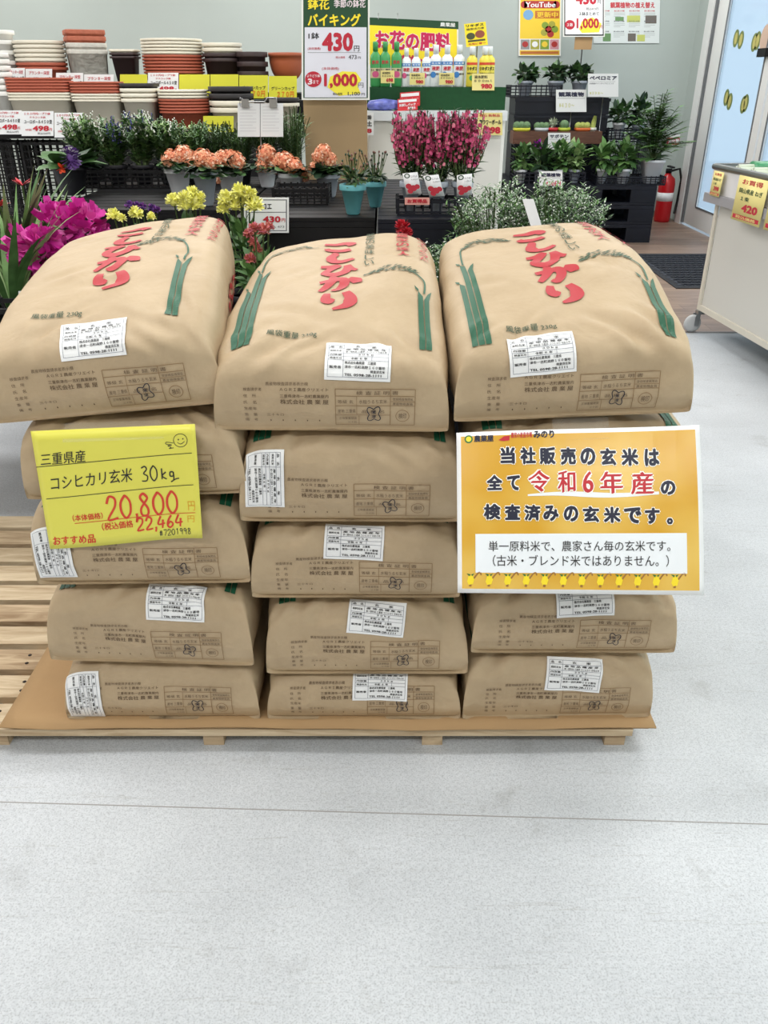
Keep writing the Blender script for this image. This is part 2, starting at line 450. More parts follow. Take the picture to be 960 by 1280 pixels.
# oval leaf stickers on the glass
STK = [mat('sticker_green', (112, 128, 70), .5), mat('sticker_yellow', (186, 180, 104), .5)]
def glass_pt(px, py):
    dx, dy, dz = ray(px, py); t = (XR + .014) / dx
    return Vector((XR + .014, dy * t, CAMH + dz * t))
for (px, py) in ((920, 48), (926, 50), (943, 53), (947, 51), (908, 122), (912, 127), (929, 131), (932, 129)):
    c = glass_pt(px, py); m = MB()
    for lay, (ry, rz, mi) in enumerate(((.062, .068, 0), (.034, .046, 1))):
        vs = [(c.x - .001 * lay, c.y + ry * math.cos(2 * PI * k / 18), c.z + rz * math.sin(2 * PI * k / 18)) for k in range(18)]
        m.add(vs, [tuple(range(18))], mi)
    m.build('glass_sticker', STK, dr)
m = MB(); c = glass_pt(957, 48)
m.add([(c.x - .002, c.y + .1 * math.cos(2 * PI * k / 18), c.z + .1 * math.sin(2 * PI * k / 18)) for k in range(18)], [tuple(range(18))])
m.build('glass_sticker', mat('sticker_pink', (206, 178, 160), .5), dr)
c = glass_pt(956, 66); m = MB(); m.box((c.x - .03, c.y - .05, c.z), (.04, .16, .06)); m.build('door_handle', BLKP, dr)

# ------------------------------------------------------------------ wooden pallet and cardboard
PINE = [wood_mat('pallet_pine', (150, 124, 94), (206, 184, 152), None, .75, (3, 26, 20)), wood_mat('pallet_pine_pale', (172, 148, 116), (216, 198, 168), None, .75, (3, 26, 20))]
NAIL = mat('nail_hole', (40, 30, 24), .8)
PZ = .055
pal = thing('wooden_pallet', 'unpainted pine pallet of spaced boards under the three stacks of brown paper rice bags', 'pallet', (0, 0, 0))
PX0, PX1 = -1.42, .535
ys = [atz(20, y, PZ).y for y in (912, 873, 838, 806, 778, 751, 727, 703, 681, 660, 642)]
rnd = random.Random(4)
for i in range(10):
    y0 = ys[i] + (.004 if i else 0); y1 = ys[i + 1] - .018
    m = MB(); m.bbox((PX0, y0, PZ - .018), (PX1 + rnd.uniform(-.006, .006), y1, PZ))
    s = m.build('board', PINE[i % 2 if i % 3 else 1], pal)
    for xs in (-.84, -.62):
        for t in (.3, .7):
            k = MB(); k.lathe([(.0045, 0), (.0045, .0006)], 8, (xs + rnd.uniform(-.02, .02), y0 + (y1 - y0) * t, PZ)); k.build('nail', NAIL, s)
for px in (-240, 0, 268, 540, 767):
    x = atz(px, 930, 0).x
    m = MB(); m.bbox((x - .022, ys[0] + .012, 0), (x + .022, ys[10] - .02, PZ - .018)); m.build('stringer', PINE[0], pal)

def cboard(label, x0, x1, y0, y1, z, th, seed, xs=0):
    rn = random.Random(seed); m = MB(); nu, nv = 40, 16
    def fn(u, v, h):
        x = x0 + (x1 - x0) * u + xs * v; y = y1 + (y0 - y1) * v
        lift = 0
        if v > .8: lift = .003 * abs(math.sin(u * 17 + seed)) * (v - .8) / .2
        if u < .1: lift += .006 * (.1 - u) / .1 * v
        return Vector((x, y + .004 * math.sin(u * 9 + seed), z + lift + th + h))
    sheet(m, fn, th, nu, nv)
    o = m.build('cardboard_sheet', CARDB); return tag(o, label, 'cardboard', None)
cboard('brown cardboard sheet lying directly on the pallet boards, under the other sheet', -.73, .565, 1.327, 2.2, PZ + .0005, .003, 2)
cb2 = cboard('brown cardboard sheet on top, its left flap bare beside the lowest left bag', -.812, .578, 1.312, 2.19, PZ + .008, .003, 5, .0)
BAGZ = PZ + .0125

# ------------------------------------------------------------------ rice bags
def kraft():
    m = bpy.data.materials.new('kraft_paper'); m.use_nodes = True
    nt = m.node_tree; N = nt.nodes; L = nt.links; b = N['Principled BSDF']
    tc = N.new('ShaderNodeTexCoord')
    n = N.new('ShaderNodeTexNoise'); n.inputs['Scale'].default_value = 9; n.inputs['Detail'].default_value = 8; n.inputs['Roughness'].default_value = .65; L.new(tc.outputs['Object'], n.inputs['Vector'])
    r = N.new('ShaderNodeValToRGB'); r.color_ramp.elements[0].position = .3; r.color_ramp.elements[1].position = .72
    r.color_ramp.elements[0].color = (*lin((174, 153, 123)), 1); r.color_ramp.elements[1].color = (*lin((188, 167, 137)), 1)
    L.new(n.outputs['Fac'], r.inputs['Fac']); L.new(r.outputs[0], b.inputs['Base Color'])
    b.inputs['Roughness'].default_value = .55; b.inputs['Specular IOR Level'].default_value = .4
    n1 = N.new('ShaderNodeTexNoise'); n1.inputs['Scale'].default_value = 14; n1.inputs['Detail'].default_value = 3; n1.inputs['Distortion'].default_value = .6; L.new(tc.outputs['Object'], n1.inputs['Vector'])
    n2 = N.new('ShaderNodeTexNoise'); n2.inputs['Scale'].default_value = 160; n2.inputs['Detail'].default_value = 3; L.new(tc.outputs['Object'], n2.inputs['Vector'])
    ma = N.new('ShaderNodeMath'); ma.operation = 'MULTIPLY_ADD'; ma.inputs[1].default_value = .06; L.new(n2.outputs['Fac'], ma.inputs[0]); L.new(n1.outputs['Fac'], ma.inputs[2])
    bp = N.new('ShaderNodeBump'); bp.inputs['Strength'].default_value = .32; bp.inputs['Distance'].default_value = .012; L.new(ma.outputs[0], bp.inputs['Height']); L.new(bp.outputs[0], b.inputs['Normal'])
    return m
KRAFT = kraft()
PGREEN = mat('print_green', (22, 86, 60), .5)
PRED = mat('print_red', (176, 42, 52), .5)
PDARK = mat('print_dark', (104, 84, 62), .6)
PDG = mat('print_dark_green', (66, 84, 62), .6)
PNAVY = mat('stamp_ink', (38, 38, 52), .5)
PLINE = mat('print_brown', (142, 114, 80), .6)
PRINTM = [PGREEN, PRED, PDARK, PDG, PNAVY, PLINE]
LABM = [PAPER, BLACK, mat('label_blue_grey', (92, 98, 120), .5)]

NR = 180
def interp(tab, x):
    if x <= tab[0][0]: return tab[0][1]
    for (a, b), (c, d) in zip(tab, tab[1:]):
        if x <= c:
            t = (x - a) / (c - a); return b + (d - b) * t
    return tab[-1][1]
def bag_grid(seed, hf, T, W, L, rtilt):
    rn = random.Random(seed)
    k = L / .70
    prof = [(.004, 0), (-.003, .03 * hf / .135), (-.004, .3 * hf), (0, .58 * hf), (.006, .8 * hf), (.02, .95 * hf), (.05, hf + (T - hf) * .12), (.1, hf + (T - hf) * .4), (.2 * k, hf + (T - hf) * .78), (.32 * k, T), (.46 * k, T), (.57 * k, T * .96), (.63 * k, T * .86), (.67 * k, T * .66), (.69 * k, T * .4), (.695 * k, .05), (.70 * k, .03)]
    P = [prof[0]] + prof + [prof[-1]]; dense = []
    for i in range(1, len(P) - 2):
        for s in range(12):
            t = s / 12
            dense.append(tuple(.5 * (2 * P[i][j] + (P[i + 1][j] - P[i - 1][j]) * t + (2 * P[i - 1][j] - 5 * P[i][j] + 4 * P[i + 1][j] - P[i + 2][j]) * t * t + (-P[i - 1][j] + 3 * P[i][j] - 3 * P[i + 1][j] + P[i + 2][j]) * t ** 3) for j in (0, 1)))
    dense.append(prof[-1])
    cum = [0]
    for a, b in zip(dense, dense[1:]): cum.append(cum[-1] + math.hypot(b[0] - a[0], b[1] - a[1]))
    tot = cum[-1]; NJ = int(tot / .006); rows = []; ls = []
    j = 0
    for i in range(NJ + 1):
        l = tot * i / NJ
        while j < len(cum) - 2 and cum[j + 1] < l: j += 1
        t = (l - cum[j]) / max(1e-9, cum[j + 1] - cum[j])
        rows.append((dense[j][0] + (dense[j + 1][0] - dense[j][0]) * t, max(0, dense[j][1] + (dense[j + 1][1] - dense[j][1]) * t))); ls.append(l)
    hw = W / 2
    G = []; 
    lfront = hf * .97
    for i, (y, h) in enumerate(rows):
        a = hw * interp([(0, .985), (.08, .985), (.25, .985), (.45, .94), (.58, .875), (.65, .8), (.70, .68)], y / k)
        if ls[i] < lfront: a = hw * (.992 - .035 * (ls[i] / lfront) ** 1.5 + .012 * math.sin(PI * ls[i] / lfront))
        elif y / k < .08: a = hw * (.957 + (.985 - .957) * min(1, max(0, (y / k) / .08)) )
        nu = interp([(0, 8), (.03, 6), (.12, 4.6), (.3, 4.4), (.55, 5.2), (.7, 5)], y / k)
        nl = interp([(0, 12), (.05, 6), (.2, 3.6), (.7, 3)], y / k)
        hc = h * interp([(0, .3), (.1, .42), (.7, .5)], y / k)
        ring = []
        for q in range(480):
            t = -PI / 2 - 2 * PI * q / 480
            cx, sx = math.cos(t), math.sin(t); e = nu if sx > 0 else nl
            x = a * math.copysign(abs(cx) ** (2 / e), cx)
            z = hc + (h - hc if sx > 0 else hc) * math.copysign(abs(sx) ** (2 / e), sx)
            ring.append((x, z))
        c2 = [0]
        for q in range(480):
            u, v = ring[q], ring[(q + 1) % 480]; c2.append(c2[-1] + math.hypot(v[0] - u[0], v[1] - u[1]))
        out = []; qq = 0
        for m_ in range(NR):
            s = c2[-1] * m_ / NR
            while c2[qq + 1] < s: qq += 1
            t = (s - c2[qq]) / max(1e-9, c2[qq + 1] - c2[qq]); u, v = ring[qq], ring[(qq + 1) % 480]
            out.append(Vector((u[0] + (v[0] - u[0]) * t, y, u[1] + (v[1] - u[1]) * t)))
        G.append((out, c2[-1]))
    # soft slump, wrinkles and creases
    creases = []
    for _ in range(12):
        sx = rn.choice((-1, 1)); x0 = sx * rn.uniform(.1, .2); y0 = rn.uniform(.0, .06)
        ang = rn.uniform(.5, 1.3); creases.append((x0, y0, -sx * math.cos(ang), math.sin(ang), rn.uniform(.06, .16), rn.uniform(.0022, .0042), rn.uniform(.009, .014)))
    for _ in range(8):
        ang = rn.uniform(-.5, .5); creases.append((rn.uniform(-.15, .1), rn.uniform(.1, .55), math.cos(ang), math.sin(ang), rn.uniform(.05, .12), rn.uniform(.0014, .003), rn.uniform(.010, .016)))
    pos = []
    for i, (ring, per) in enumerate(G):
        row = []
        l = ls[i]
        for m_, p in enumerate(ring):
            if p.z < .004 and 11 < i < NJ - 6: row.append(p.copy()); continue
            top = min(1, p.z / (.3 * T))
            ease = min(1, l / .03)
            a = noise.noise(Vector((p.x * 5 + seed, p.y * 5, p.z * 5))) * .008 + noise.noise(Vector((p.x * 13, p.y * 11 + seed, p.z * 13))) * .004
            edge = min(1, max(0, (.2 - l) / .2)) + .3
            b = -abs(noise.noise(Vector((p.x * 17 + 3 * seed, p.y * 9 + p.z * 17, seed)))) * .004 * edge
            cdis = 0
            for (x0, y0, dx, dy, ln, A, wd) in creases:
                lp = l - .1
                rx, ry = p.x - x0, lp - y0; al = rx * dx + ry * dy
                if -.01 < al < ln:
                    pd = abs(-rx * dy + ry * dx); fall = math.sin(PI * max(0, min(1, (al + .01) / (ln + .01))))
                    cdis += -A * math.exp(-(pd / wd) ** 2) * fall + A * .7 * math.exp(-((pd - wd * 1.8) / wd) ** 2) * fall
            ft = min(1, max(0, (l - .55 * hf) / (1.1 * hf))); ft = ft * ft * (3 - 2 * ft)
            st_ = min(1, max(0, (abs(p.x) / hw - .78) / .2)) * ft
            nn = (Vector((p.x * .3, 0, 1)) * ft + Vector((0, -1, .2)) * (1 - ft)) * (1 - st_) + Vector((math.copysign(1, p.x), 0, .3)) * st_
            q = p + nn.normalized() * (a + b + cdis) * top * ease
            q.z += rtilt * (p.x / hw) * top * min(1, max(0, (l - hf) / .35))
            q.z = max(q.z, 0)
            row.append(q)
        pos.append(row)
    return dict(pos=pos, per=[g[1] for g in G], ls=ls, L=tot)
def bag_map(g):
    pos, per, ls, tot = g['pos'], g['per'], g['ls'], g['L']; NJ = len(ls) - 1
    def P(s, l):
        fj = max(0, min(NJ - 1e-4, l / tot * NJ)); j = int(fj); t = fj - j
        r = []
        for jj in (j, j + 1):
            fi = NR / 2 + s / per[jj] * NR; i = int(math.floor(fi)); ti = fi - i
            r.append(pos[jj][i % NR].lerp(pos[jj][(i + 1) % NR], ti))
        return r[0].lerp(r[1], t)
    def fn(s, l, h):
        p = P(s, l); e = .010
        du = P(s + e, l) - P(s - e, l); dv = P(s, l + e) - P(s, max(0, l - e))
        n = du.cross(dv).normalized()
        return p + n * (h + .0017)
    return fn
BRUSH = {'こ': [([(.12, .12), (.45, .2), (.75, .1), (.95, .16), (.78, .3)], (.5, 1.0, .7)), ([(.2, .62), (.3, .78), (.6, .84), (.9, .72)], (.6, .9, .8))],
         'し': [([(.36, .0), (.44, .12), (.34, .5), (.42, .82), (.68, .86), (.98, .62)], (.6, 1.1, .5))],
         'ひ': [([(.05, .2), (.3, .2), (.52, .12), (.3, .45), (.2, .75), (.45, .95), (.72, .7), (.8, .3), (.78, .12), (.9, .4), (1.05, .55)], (.6, 1., .6))],
         'か': [([(.05, .38), (.4, .3), (.66, .26), (.7, .55), (.52, .92), (.4, .84)], (.6, 1., .5)), ([(.4, .02), (.36, .4), (.08, .95)], (.7, .9, .5)), ([(.82, .2), (1.0, .32), (1.05, .5)], (.7, 1.3, .8))],
         'り': [([(.25, .1), (.22, .4), (.3, .58), (.42, .42)], (.6, 1.1, .4)), ([(.72, .05), (.86, .4), (.78, .75), (.42, 1.02)], (.8, 1.3, .3))]}
def bag_print(full, rn, left=True):
    """shapes in metres: s to the right, l up the bag from its front seam (v axis of Flat is flipped on mapping)"""
    F = Flat()
    def T(b, s0, l0, s1, l1, mi, bold=0): F.text(b, s0, -l1, s1, -l0, mi, bold, 1)
    def ln(s0, l0, s1, l1, w_, mi): F.rect(s0, -l1 - w_ / 2, s1, -l0 + w_ / 2, mi, 1) if abs(l1 - l0) < 1e-6 else F.rect(s0 - w_ / 2, -l1, s0 + w_ / 2, -l0, mi, 1)
    # inspection box on the folded front
    a, b, c, d = .008, .012, .15, .083
    for l in (b, .034, .052, .070, d): ln(a, l, c if l in (b, d) else (.148 if l == .07 else .106), l, .0012, 5)
    for s in (a, .106, c): ln(s, b, s, d, .0012, 5)
    ln(.05, b, .05, .034, .0009, 5); ln(.046, .034, .046, .07, .0009, 5); ln(.106, .052, c, .052, .0009, 5); ln(.106, .06, c, .06, .0009, 5)
    T('検 査 証 明 書', .045, .0725, .12, .0795, 2); T('等級 玄', .012, .056, .04, .0625, 2); T('水稲うるち玄米', .05, .056, .10, .0635, 2)
    T('産地 三重県', .012, .038, .044, .0455, 2); T('品 種 名', .055, .038, .095, .044, 2); T('正味重量検査', .014, .024, .046, .0295, 2); T('三十瓩', .03, .016, .046, .0205, 2)
    T('登録検査機関名', .11, .062, .146, .067, 2); T('農産物検査員', .11, .053, .146, .058, 2)
    F.stroke([(.128 + .012 * math.cos(t * PI / 10), -.032 + .012 * math.sin(t * PI / 10)) for t in range(21)], .0011, 5, 1, smooth=False)
    T('検印', .121, .026, .135, .038, 2)
    # left block
    T('農産物検査請求者表示欄', -.115, .088, -.04, .0945, 2)
    for i, (x, y_) in enumerate((('検査請求者', 'ＡＧＲＩ農産クリエイト'), ('住　所', '三重県津市一志町農業屋内'), ('氏　名', '株式会社 農 業 屋'), ('生産年', '―'), ('重　量', '三十キロ'), ('備　考', '・　・　・　・　・'))):
        l = .078 - i * .0118
        T(x, -.155, l, -.122 if i == 0 else -.132, l + .0062, 2)
        if i < 3: T(y_, -.09 + .0, l, -.004, l + (.009 if i == 2 else .0065), 2, .01)
        elif i == 4: T(y_, -.115, l, -.085, l + .006, 2)
        elif i == 5: T(y_, -.11, l, -.02, l + .004, 2)
    # stamp
    cx, cl = .078 + rn.uniform(-.004, .004), .036; an = rn.uniform(-.35, .35)
    ring = []
    for k in range(41):
        t = 2 * PI * k / 40; r_ = .0125 * (1 + .28 * math.cos(4 * (t - PI / 4)))
        ring.append((cx + r_ * math.cos(t + an) * .92, -(cl + r_ * math.sin(t + an) * 1.1)))
    F.stroke(ring, .0017, 4, 2, smooth=False)
    ca, sa = math.cos(an), math.sin(an)
    F.text('米', cx - .004, -cl - .0085, cx + .004, -cl - .0005, 4, .02, 2); F.text('津', cx - .004, -cl + .001, cx + .004, -cl + .0085, 4, .02, 2)
    # rice stalks
    def stalk(s, sg, l1, top):
        bars = ((-.012, l1 - .1, -1), (0, l1, -1), (.012, l1 - .03, 1)) if sg < 0 else ((-.006, l1, -1), (.006, l1 - .01, 1))
        for (o, e, dr) in bars:
            F.poly([(s + o - .0052, -.175), (s + o + .0052, -.175), (s + o + .0048, -e + .012), (s + o + .0048 * dr + dr * .004, -e - .012), (s + o + dr * .011, -e - .026), (s + o + dr * .003, -e - .012), (s + o - .0048, -e + .012)] if full else [(s + o - .0052, -.175), (s + o + .0052, -.175), (s + o + .0048, -e), (s + o - .0048, -e)], 0)
        if full:
            F.stroke([(s + .002, -l1), (s + .004, -l1 - .05), (s - sg * .01, -top + .02), (s - sg * .03, -top)], .0035, 0, 1)
            n = 70
            for k in range(n):
                t = k / n; x = s - sg * (.012 + .1 * t); l = top - .012 + .03 * math.sin(t * 2.4) - .028 * t * t
                x += rn.uniform(-.004, .004); l += rn.uniform(-.013, .013) * math.sin(PI * (.12 + .86 * t)) * 1.3; a_ = rn.uniform(-.5, .5) + sg * .5
                F.poly([(x - .0065 * math.cos(a_), -(l - .0065 * math.sin(a_))), (x + .0016 * math.sin(a_), -(l - .0016)), (x + .0065 * math.cos(a_), -(l + .0065 * math.sin(a_))), (x - .0016 * math.sin(a_), -(l + .0016))], 3)
    if left: stalk(-.163, -1, .50, .62)
    stalk(.168 if left else .135, 1, .345 if left else .38, .44 if left else .5)
    if full:
        T('風袋重量 230g', -.118, .2, -.028, .218, 3, .012)
        for i, ch in enumerate('こしひかり'):
            l1 = .635 - i * .072; s0 = -.046 + i * .003
            for pts, tp in BRUSH[ch]:
                F.stroke([(s0 + p[0] * .074, -l1 + p[1] * .066) for p in pts], .021, 1, 1, taper=tp)
        F.vtext('農業屋の美味しい', .052, -.735, .072, -.475, 3, .008)
        F.vtext('特選農家の達人', .118, -.74, .147, -.525, 1, .03)
        F.vtext('こだわってつくった', .166, -.745, .187, -.505, 1, .03)
        for i, ch in enumerate('こしひかり'):
            for pts, tp in BRUSH[ch]:
                F.stroke([(.262 + p[0] * .05, -(.62 - i * .06) + p[1] * .054) for p in pts], .011, 1, 1, taper=tp)
    return F
def bag_label():
    """metres, .116 x .074, v down"""
    F = Flat(); W_, H_ = .116, .074
    F.rect(0, 0, W_, H_, 0, 1)
    L_ = lambda a, b, c, d: F.rect(a, b, c, d, 2, 2)
    for v in (.006, .014, .026, .033, .040, .068): L_(.005, v, .111, v + .0006)
    for u in (.005, .032, .111): L_(u, .006, u + .0006, .068)
    L_(.082, .033, .0826, .04)
    for i, (t, v0, v1) in enumerate((('品　名', .008, .0125), ('原料玄米', .018, .0225), ('内容量', .028, .0315), ('検査年月', .035, .0385), ('販売者', .05, .055))): F.text(t, .008, v0, .029, v1, 1, .03)
    F.text('玄　　米', .052, .008, .09, .0128, 1, .03); F.text('産 地 品 種 産 年', .036, .0155, .107, .0195, 1, .03); F.text('単一原料米 三重県 コシヒカリ 令和６年', .036, .021, .108, .025, 1, .01)
    F.text('３０ｋｇ', .058, .0275, .085, .0318, 1, .03); F.text('令和 ６ 年', .045, .0345, .075, .0388, 1, .03)
    F.text('株式会社農業屋　三重県', .035, .042, .09, .047, 1, .025); F.text('津市一志町高野１６０番地', .035, .049, .106, .054, 1, .025); F.text('検査済玄米', .08, .0555, .106, .0605, 1, .025); F.text('TEL 0598-28-1111', .035, .062, .1, .0665, 1, .03)
    return F
LABELF = bag_label()
def make_bag(label, seed, loc, yaw, pitch, roll, hf, T, W, lab, group, full=False, L=.7, rtilt=0.0):
    g = bag_grid(seed, hf, T, W, L, rtilt)
    mb = MB(); pos = g['pos']; NJ = len(pos)
    vs = [p for r_ in pos for p in r_]; fs = []
    for j in range(NJ - 1):
        for i in range(NR):
            a = j * NR + i; b = j * NR + (i + 1) % NR; fs.append((a, a + NR, b + NR, b))
    fs.append(tuple(range(NR))); fs.append(tuple(reversed(range((NJ - 1) * NR, NJ * NR))))
    mb.add(vs, fs, 0, True)
    root = mb.build('rice_bag', KRAFT, None, loc, (pitch, roll, yaw))
    tag(root, label, 'rice bag', group)
    fn = bag_map(g); rn = random.Random(seed + 50)
    dl = {15: .03, 10: .01}.get(seed, 0)
    F = bag_print(full, rn, seed != 5); F.mesh(lambda s, v, h: fn(s, -v - dl * min(1, max(0, (-v - .1) / .08)), h), .0005, .007).build('print', PRINTM, root)
    s, l, ang = lab; ca, sa = math.cos(ang), math.sin(ang)
    def lf(u, v, h):
        x = u - .058; y = -(v - .037)
        return fn(s + x * ca - y * sa, l + x * sa + y * ca, h)
    LABELF.mesh(lf, .0011, .007).build('paper_label', LABM, root)
    return root
def stack(bags, topT):
    cs = []
    for b in bags: cs.append(at((b[1][0] + b[2][0]) / 2, (b[1][1] + b[2][1]) / 2, b[3]))
    for i, (label, pl, pr, Y, pitch, roll, hf, lab, seed, yaw, W, full, rt) in enumerate(bags):
        if i == 0: cs[0].z = BAGZ
        if i < len(bags) - 1:
            sp = cs[i + 1].z - cs[i].z; T = sp + .36 * math.sin(R(bags[i + 1][4] - pitch)) - .013 - .2 * abs(math.sin(R(bags[i + 1][5] - roll))); hf = sp * .88
        else: T = topT
        make_bag(label, seed, cs[i], R(yaw), R(pitch), R(roll), hf, T, W, lab, GB, full, .7, rt)
GB = 'brown paper rice bags in three stacks'
V = -PI / 2
# bottom to top; pixel points are the two ends of the front seam
stack([
    ('lowest bag of the left stack, white label turned sideways at its left end', (88, 904), (325, 900), 1.345, 0, 0, .118, (-.163, .062, V), 1, 0, .415, False, 0),
    ('left stack bag, second from below, white label at upper right', (62, 823), (320, 831), 1.35, 1.5, .5, .14, (.062, .146, -.03), 2, -2, .425, False, 0),
    ('left stack bag, third from below, under the bottom edge of the yellow handwritten price sign', (53, 729), (310, 727), 1.36, 3, 0, .14, (-.165, .075, V), 3, 1, .42, False, 0),
    ('left stack bag, fourth from below, mostly hidden behind the yellow handwritten price sign', (40, 628), (305, 610), 1.372, 4, -1.5, .14, (-.08, .06, 0), 4, 1, .415, False, 0),
    ('topmost bag of the left stack, tilted, green stalk at right and white label centre front', (4, 531), (270, 500), 1.385, 6, -4.5, .135, (.0, .142, .02), 5, 3, .425, True, .01)], .192)
stack([
    ('lowest bag of the middle stack, thin, white label cut off by the bag above', (334, 898), (576, 894), 1.345, 0, 0, .088, (.035, .086, -.03), 6, 0, .415, False, 0),
    ('middle stack bag, second from below, white label tilted at upper centre right', (332, 843), (586, 838), 1.352, 1.5, 0, .148, (.02, .135, -.1), 7, 0, .42, False, 0),
    ('middle stack bag, third from below, white label upright at upper centre', (318, 748), (572, 743), 1.362, 3, 0, .135, (-.002, .125, -.05), 8, 0, .415, False, 0),
    ('middle stack bag, fourth from below, white label turned sideways at its left end', (304, 649), (572, 652), 1.372, 4.5, .3, .145, (-.158, .092, V - .03), 9, 0, .42, False, 0),
    ('topmost bag of the middle stack, red lettering facing up, between two other top bags', (272, 534), (558, 540), 1.385, 6, .6, .135, (.048, .135, -.03), 10, 0, .425, True, .018)], .192)
stack([
    ('lowest bag of the right stack, white label tilted at upper centre', (578, 890), (813, 887), 1.347, 0, 0, .125, (.028, .112, -.06), 11, 1, .405, False, 0),
    ('right stack bag, second from below, just under the orange printed notice', (590, 814), (840, 815), 1.352, 1.5, 0, .135, (.015, .128, .05), 12, 0, .42, False, 0),
    ('right stack bag, third from below, hidden behind lower half of the orange notice', (588, 735), (845, 735), 1.362, 3, 0, .135, (.02, .13, 0), 13, 0, .42, False, 0),
    ('right stack bag, fourth from below, its top edge showing over the orange notice', (585, 640), (850, 638), 1.372, 4.5, 0, .135, (.02, .13, 0), 14, 0, .42, False, 0),
    ('topmost bag of the right stack, tall green stalks at left, label at front left', (569, 526), (860, 514), 1.385, 6, -1.8, .135, (-.06, .122, .06), 15, 2, .43, True, .017)], .192)

# ------------------------------------------------------------------ the two signs on the stacks
SIGNY = mat('yellow_sign_paper', (228, 223, 92), .3)
INKB = mat('pen_black', (40, 40, 40), .5); INKR = mat('pen_red', (214, 62, 44), .5); INKF = mat('faded_orange', (228, 168, 40), .5)
TAPE = mat('clear_tape', (244, 244, 236), .12)
_n = TAPE.node_tree; _t = _n.nodes.new('ShaderNodeBsdfTransparent'); _m = _n.nodes.new('ShaderNodeMixShader'); _m.inputs[0].default_value = .06
_n.links.new(_t.outputs[0], _m.inputs[1]); _n.links.new(_n.nodes['Principled BSDF'].outputs[0], _m.inputs[2]); _n.links.new(_m.outputs[0], _n.nodes['Material Output'].inputs[0])
Yt = 1.352
TL, TR, BR, BL = at(37, 540, Yt), at(243, 531, Yt - .004), at(253, 673, Yt - .02), at(62, 687, Yt - .012)
org = (BL + BR) / 2
fn, n = quadmap(TL - org, TR - org, BR - org, BL - org, lambda u, v: .004 * math.sin(u * 5 + .5) * v + .006 * max(0, u - .85) / .15 * v - .004)
mb = MB(); sheet(mb, fn, .0008, 24, 12); ys_ = mb.build('price_sign', SIGNY, None, org)
tag(ys_, 'bright yellow handwritten price sign taped on the left stack of rice bags', 'sign')
F = Flat(); A = 1.38
F.text('三重県産', .03, .175, .31, .275, 0, .006, shear=.1, rot=-.05)
F.stroke([(.0, .29), (.5, .262), (.97, .24)], .004, 0, 2, A); F.stroke([(.03, .56), (.5, .535), (.965, .515)], .004, 0, 2, A)
F.text('コシヒカリ玄米', .07, .355, .585, .475, 0, .006, rot=-.07, shear=.08)
hand(F, '30', .64, .335, .755, .465, 0, .009, A, -.03); hand(F, 'kg', .765, .36, .86, .455, 0, .009, A, -.03)
hand(F, '20,800', .4, .575, .87, .775, 1, .016, A, -.03)
F.text('円', .92, .66, .965, .745, 3, 0); F.text('（本体価格）', .18, .705, .375, .765, 1, .02, rot=-.03)
F.stroke([(.19, .785), (.5, .775), (.965, .765)], .004, 1, 2, A)
F.text('（税込価格', .36, .795, .56, .865, 1, .022, rot=-.03); hand(F, '22,464', .58, .785, .885, .895, 1, .013, A, -.03); F.text('円', .91, .79, .955, .85, 3, 0)
F.text('おすすめ品', .03, .89, .31, .97, 1, .03); hand(F, '#7201998', .72, .91, .93, .965, 0, .005, A, -.03)
# pen doodle of a plain round face and a pointing finger
pts = [(.905 + .042 * math.cos(t * PI / 8), .13 - .055 * math.sin(t * PI / 8)) for t in range(17)]
F.stroke(pts, .0035, 0, 2, A)
F.stroke([(.89, .12), (.896, .125)], .008, 0, 2, A); F.stroke([(.918, .115), (.924, .12)], .008, 0, 2, A); F.stroke([(.885, .145), (.905, .16), (.93, .14)], .0035, 0, 2, A)
F.stroke([(.86, .15), (.82, .14), (.815, .155), (.85, .165), (.825, .17), (.845, .185), (.83, .195), (.86, .19)], .0035, 0, 2, A)
F.mesh(fn, .0004, .09).build('lettering', [INKB, INKR, SIGNY, INKF], ys_)
tp = MB(); tfn, _ = quadmap(at(80, 529, 1.375) - org, at(200, 525, 1.375) - org, at(205, 548, Yt - .003) - org, at(78, 553, Yt - .003) - org)
sheet(tp, tfn, .0005, 4, 2); tp.build('clear_tape', TAPE, ys_)

def orange_mat():
    m = bpy.data.materials.new('notice_orange'); m.use_nodes = True
    nt = m.node_tree; N = nt.nodes; L = nt.links; b = N['Principled BSDF']
    tc = N.new('ShaderNodeTexCoord'); n_ = N.new('ShaderNodeTexNoise'); n_.inputs['Scale'].default_value = 5; L.new(tc.outputs['Object'], n_.inputs['Vector'])
    r = N.new('ShaderNodeValToRGB'); r.color_ramp.elements[0].position = .35; r.color_ramp.elements[1].position = .68
    r.color_ramp.elements[0].color = (*lin((208, 158, 42)), 1); r.color_ramp.elements[1].color = (*lin((232, 200, 108)), 1)
    L.new(n_.outputs['Fac'], r.inputs['Fac']); L.new(r.outputs[0], b.inputs['Base Color']); b.inputs['Roughness'].default_value = .25
    return m
TL, TR, BR, BL = at(570.5, 541, 1.335), at(874.5, 531, 1.325), at(880, 744, 1.175), at(572, 741, 1.185)
org = (BL + BR) / 2
curlf = lambda u, v: .006 * math.sin(v * PI) + .004 * math.sin(u * 6) * (1 - v)
fn, n = quadmap(TL - org, TR - org, BR - org, BL - org, curlf)
mb = MB(); sheet(mb, fn, .001, 24, 18); on = mb.build('printed_notice', PAPER, None, org)
tag(on, 'orange printed notice with white border hanging on the right stack of rice bags', 'sign')
def U(x): return (x - 31) / 895
def Vv(y, x=480): return (y - (93 - 31 * U(x)) ) / (597)
NAVY = mat('notice_navy', (16, 22, 50), .4); NRED = mat('notice_red', (186, 22, 40), .4); PANE = mat('notice_pale_panel', (232, 238, 244), .3)
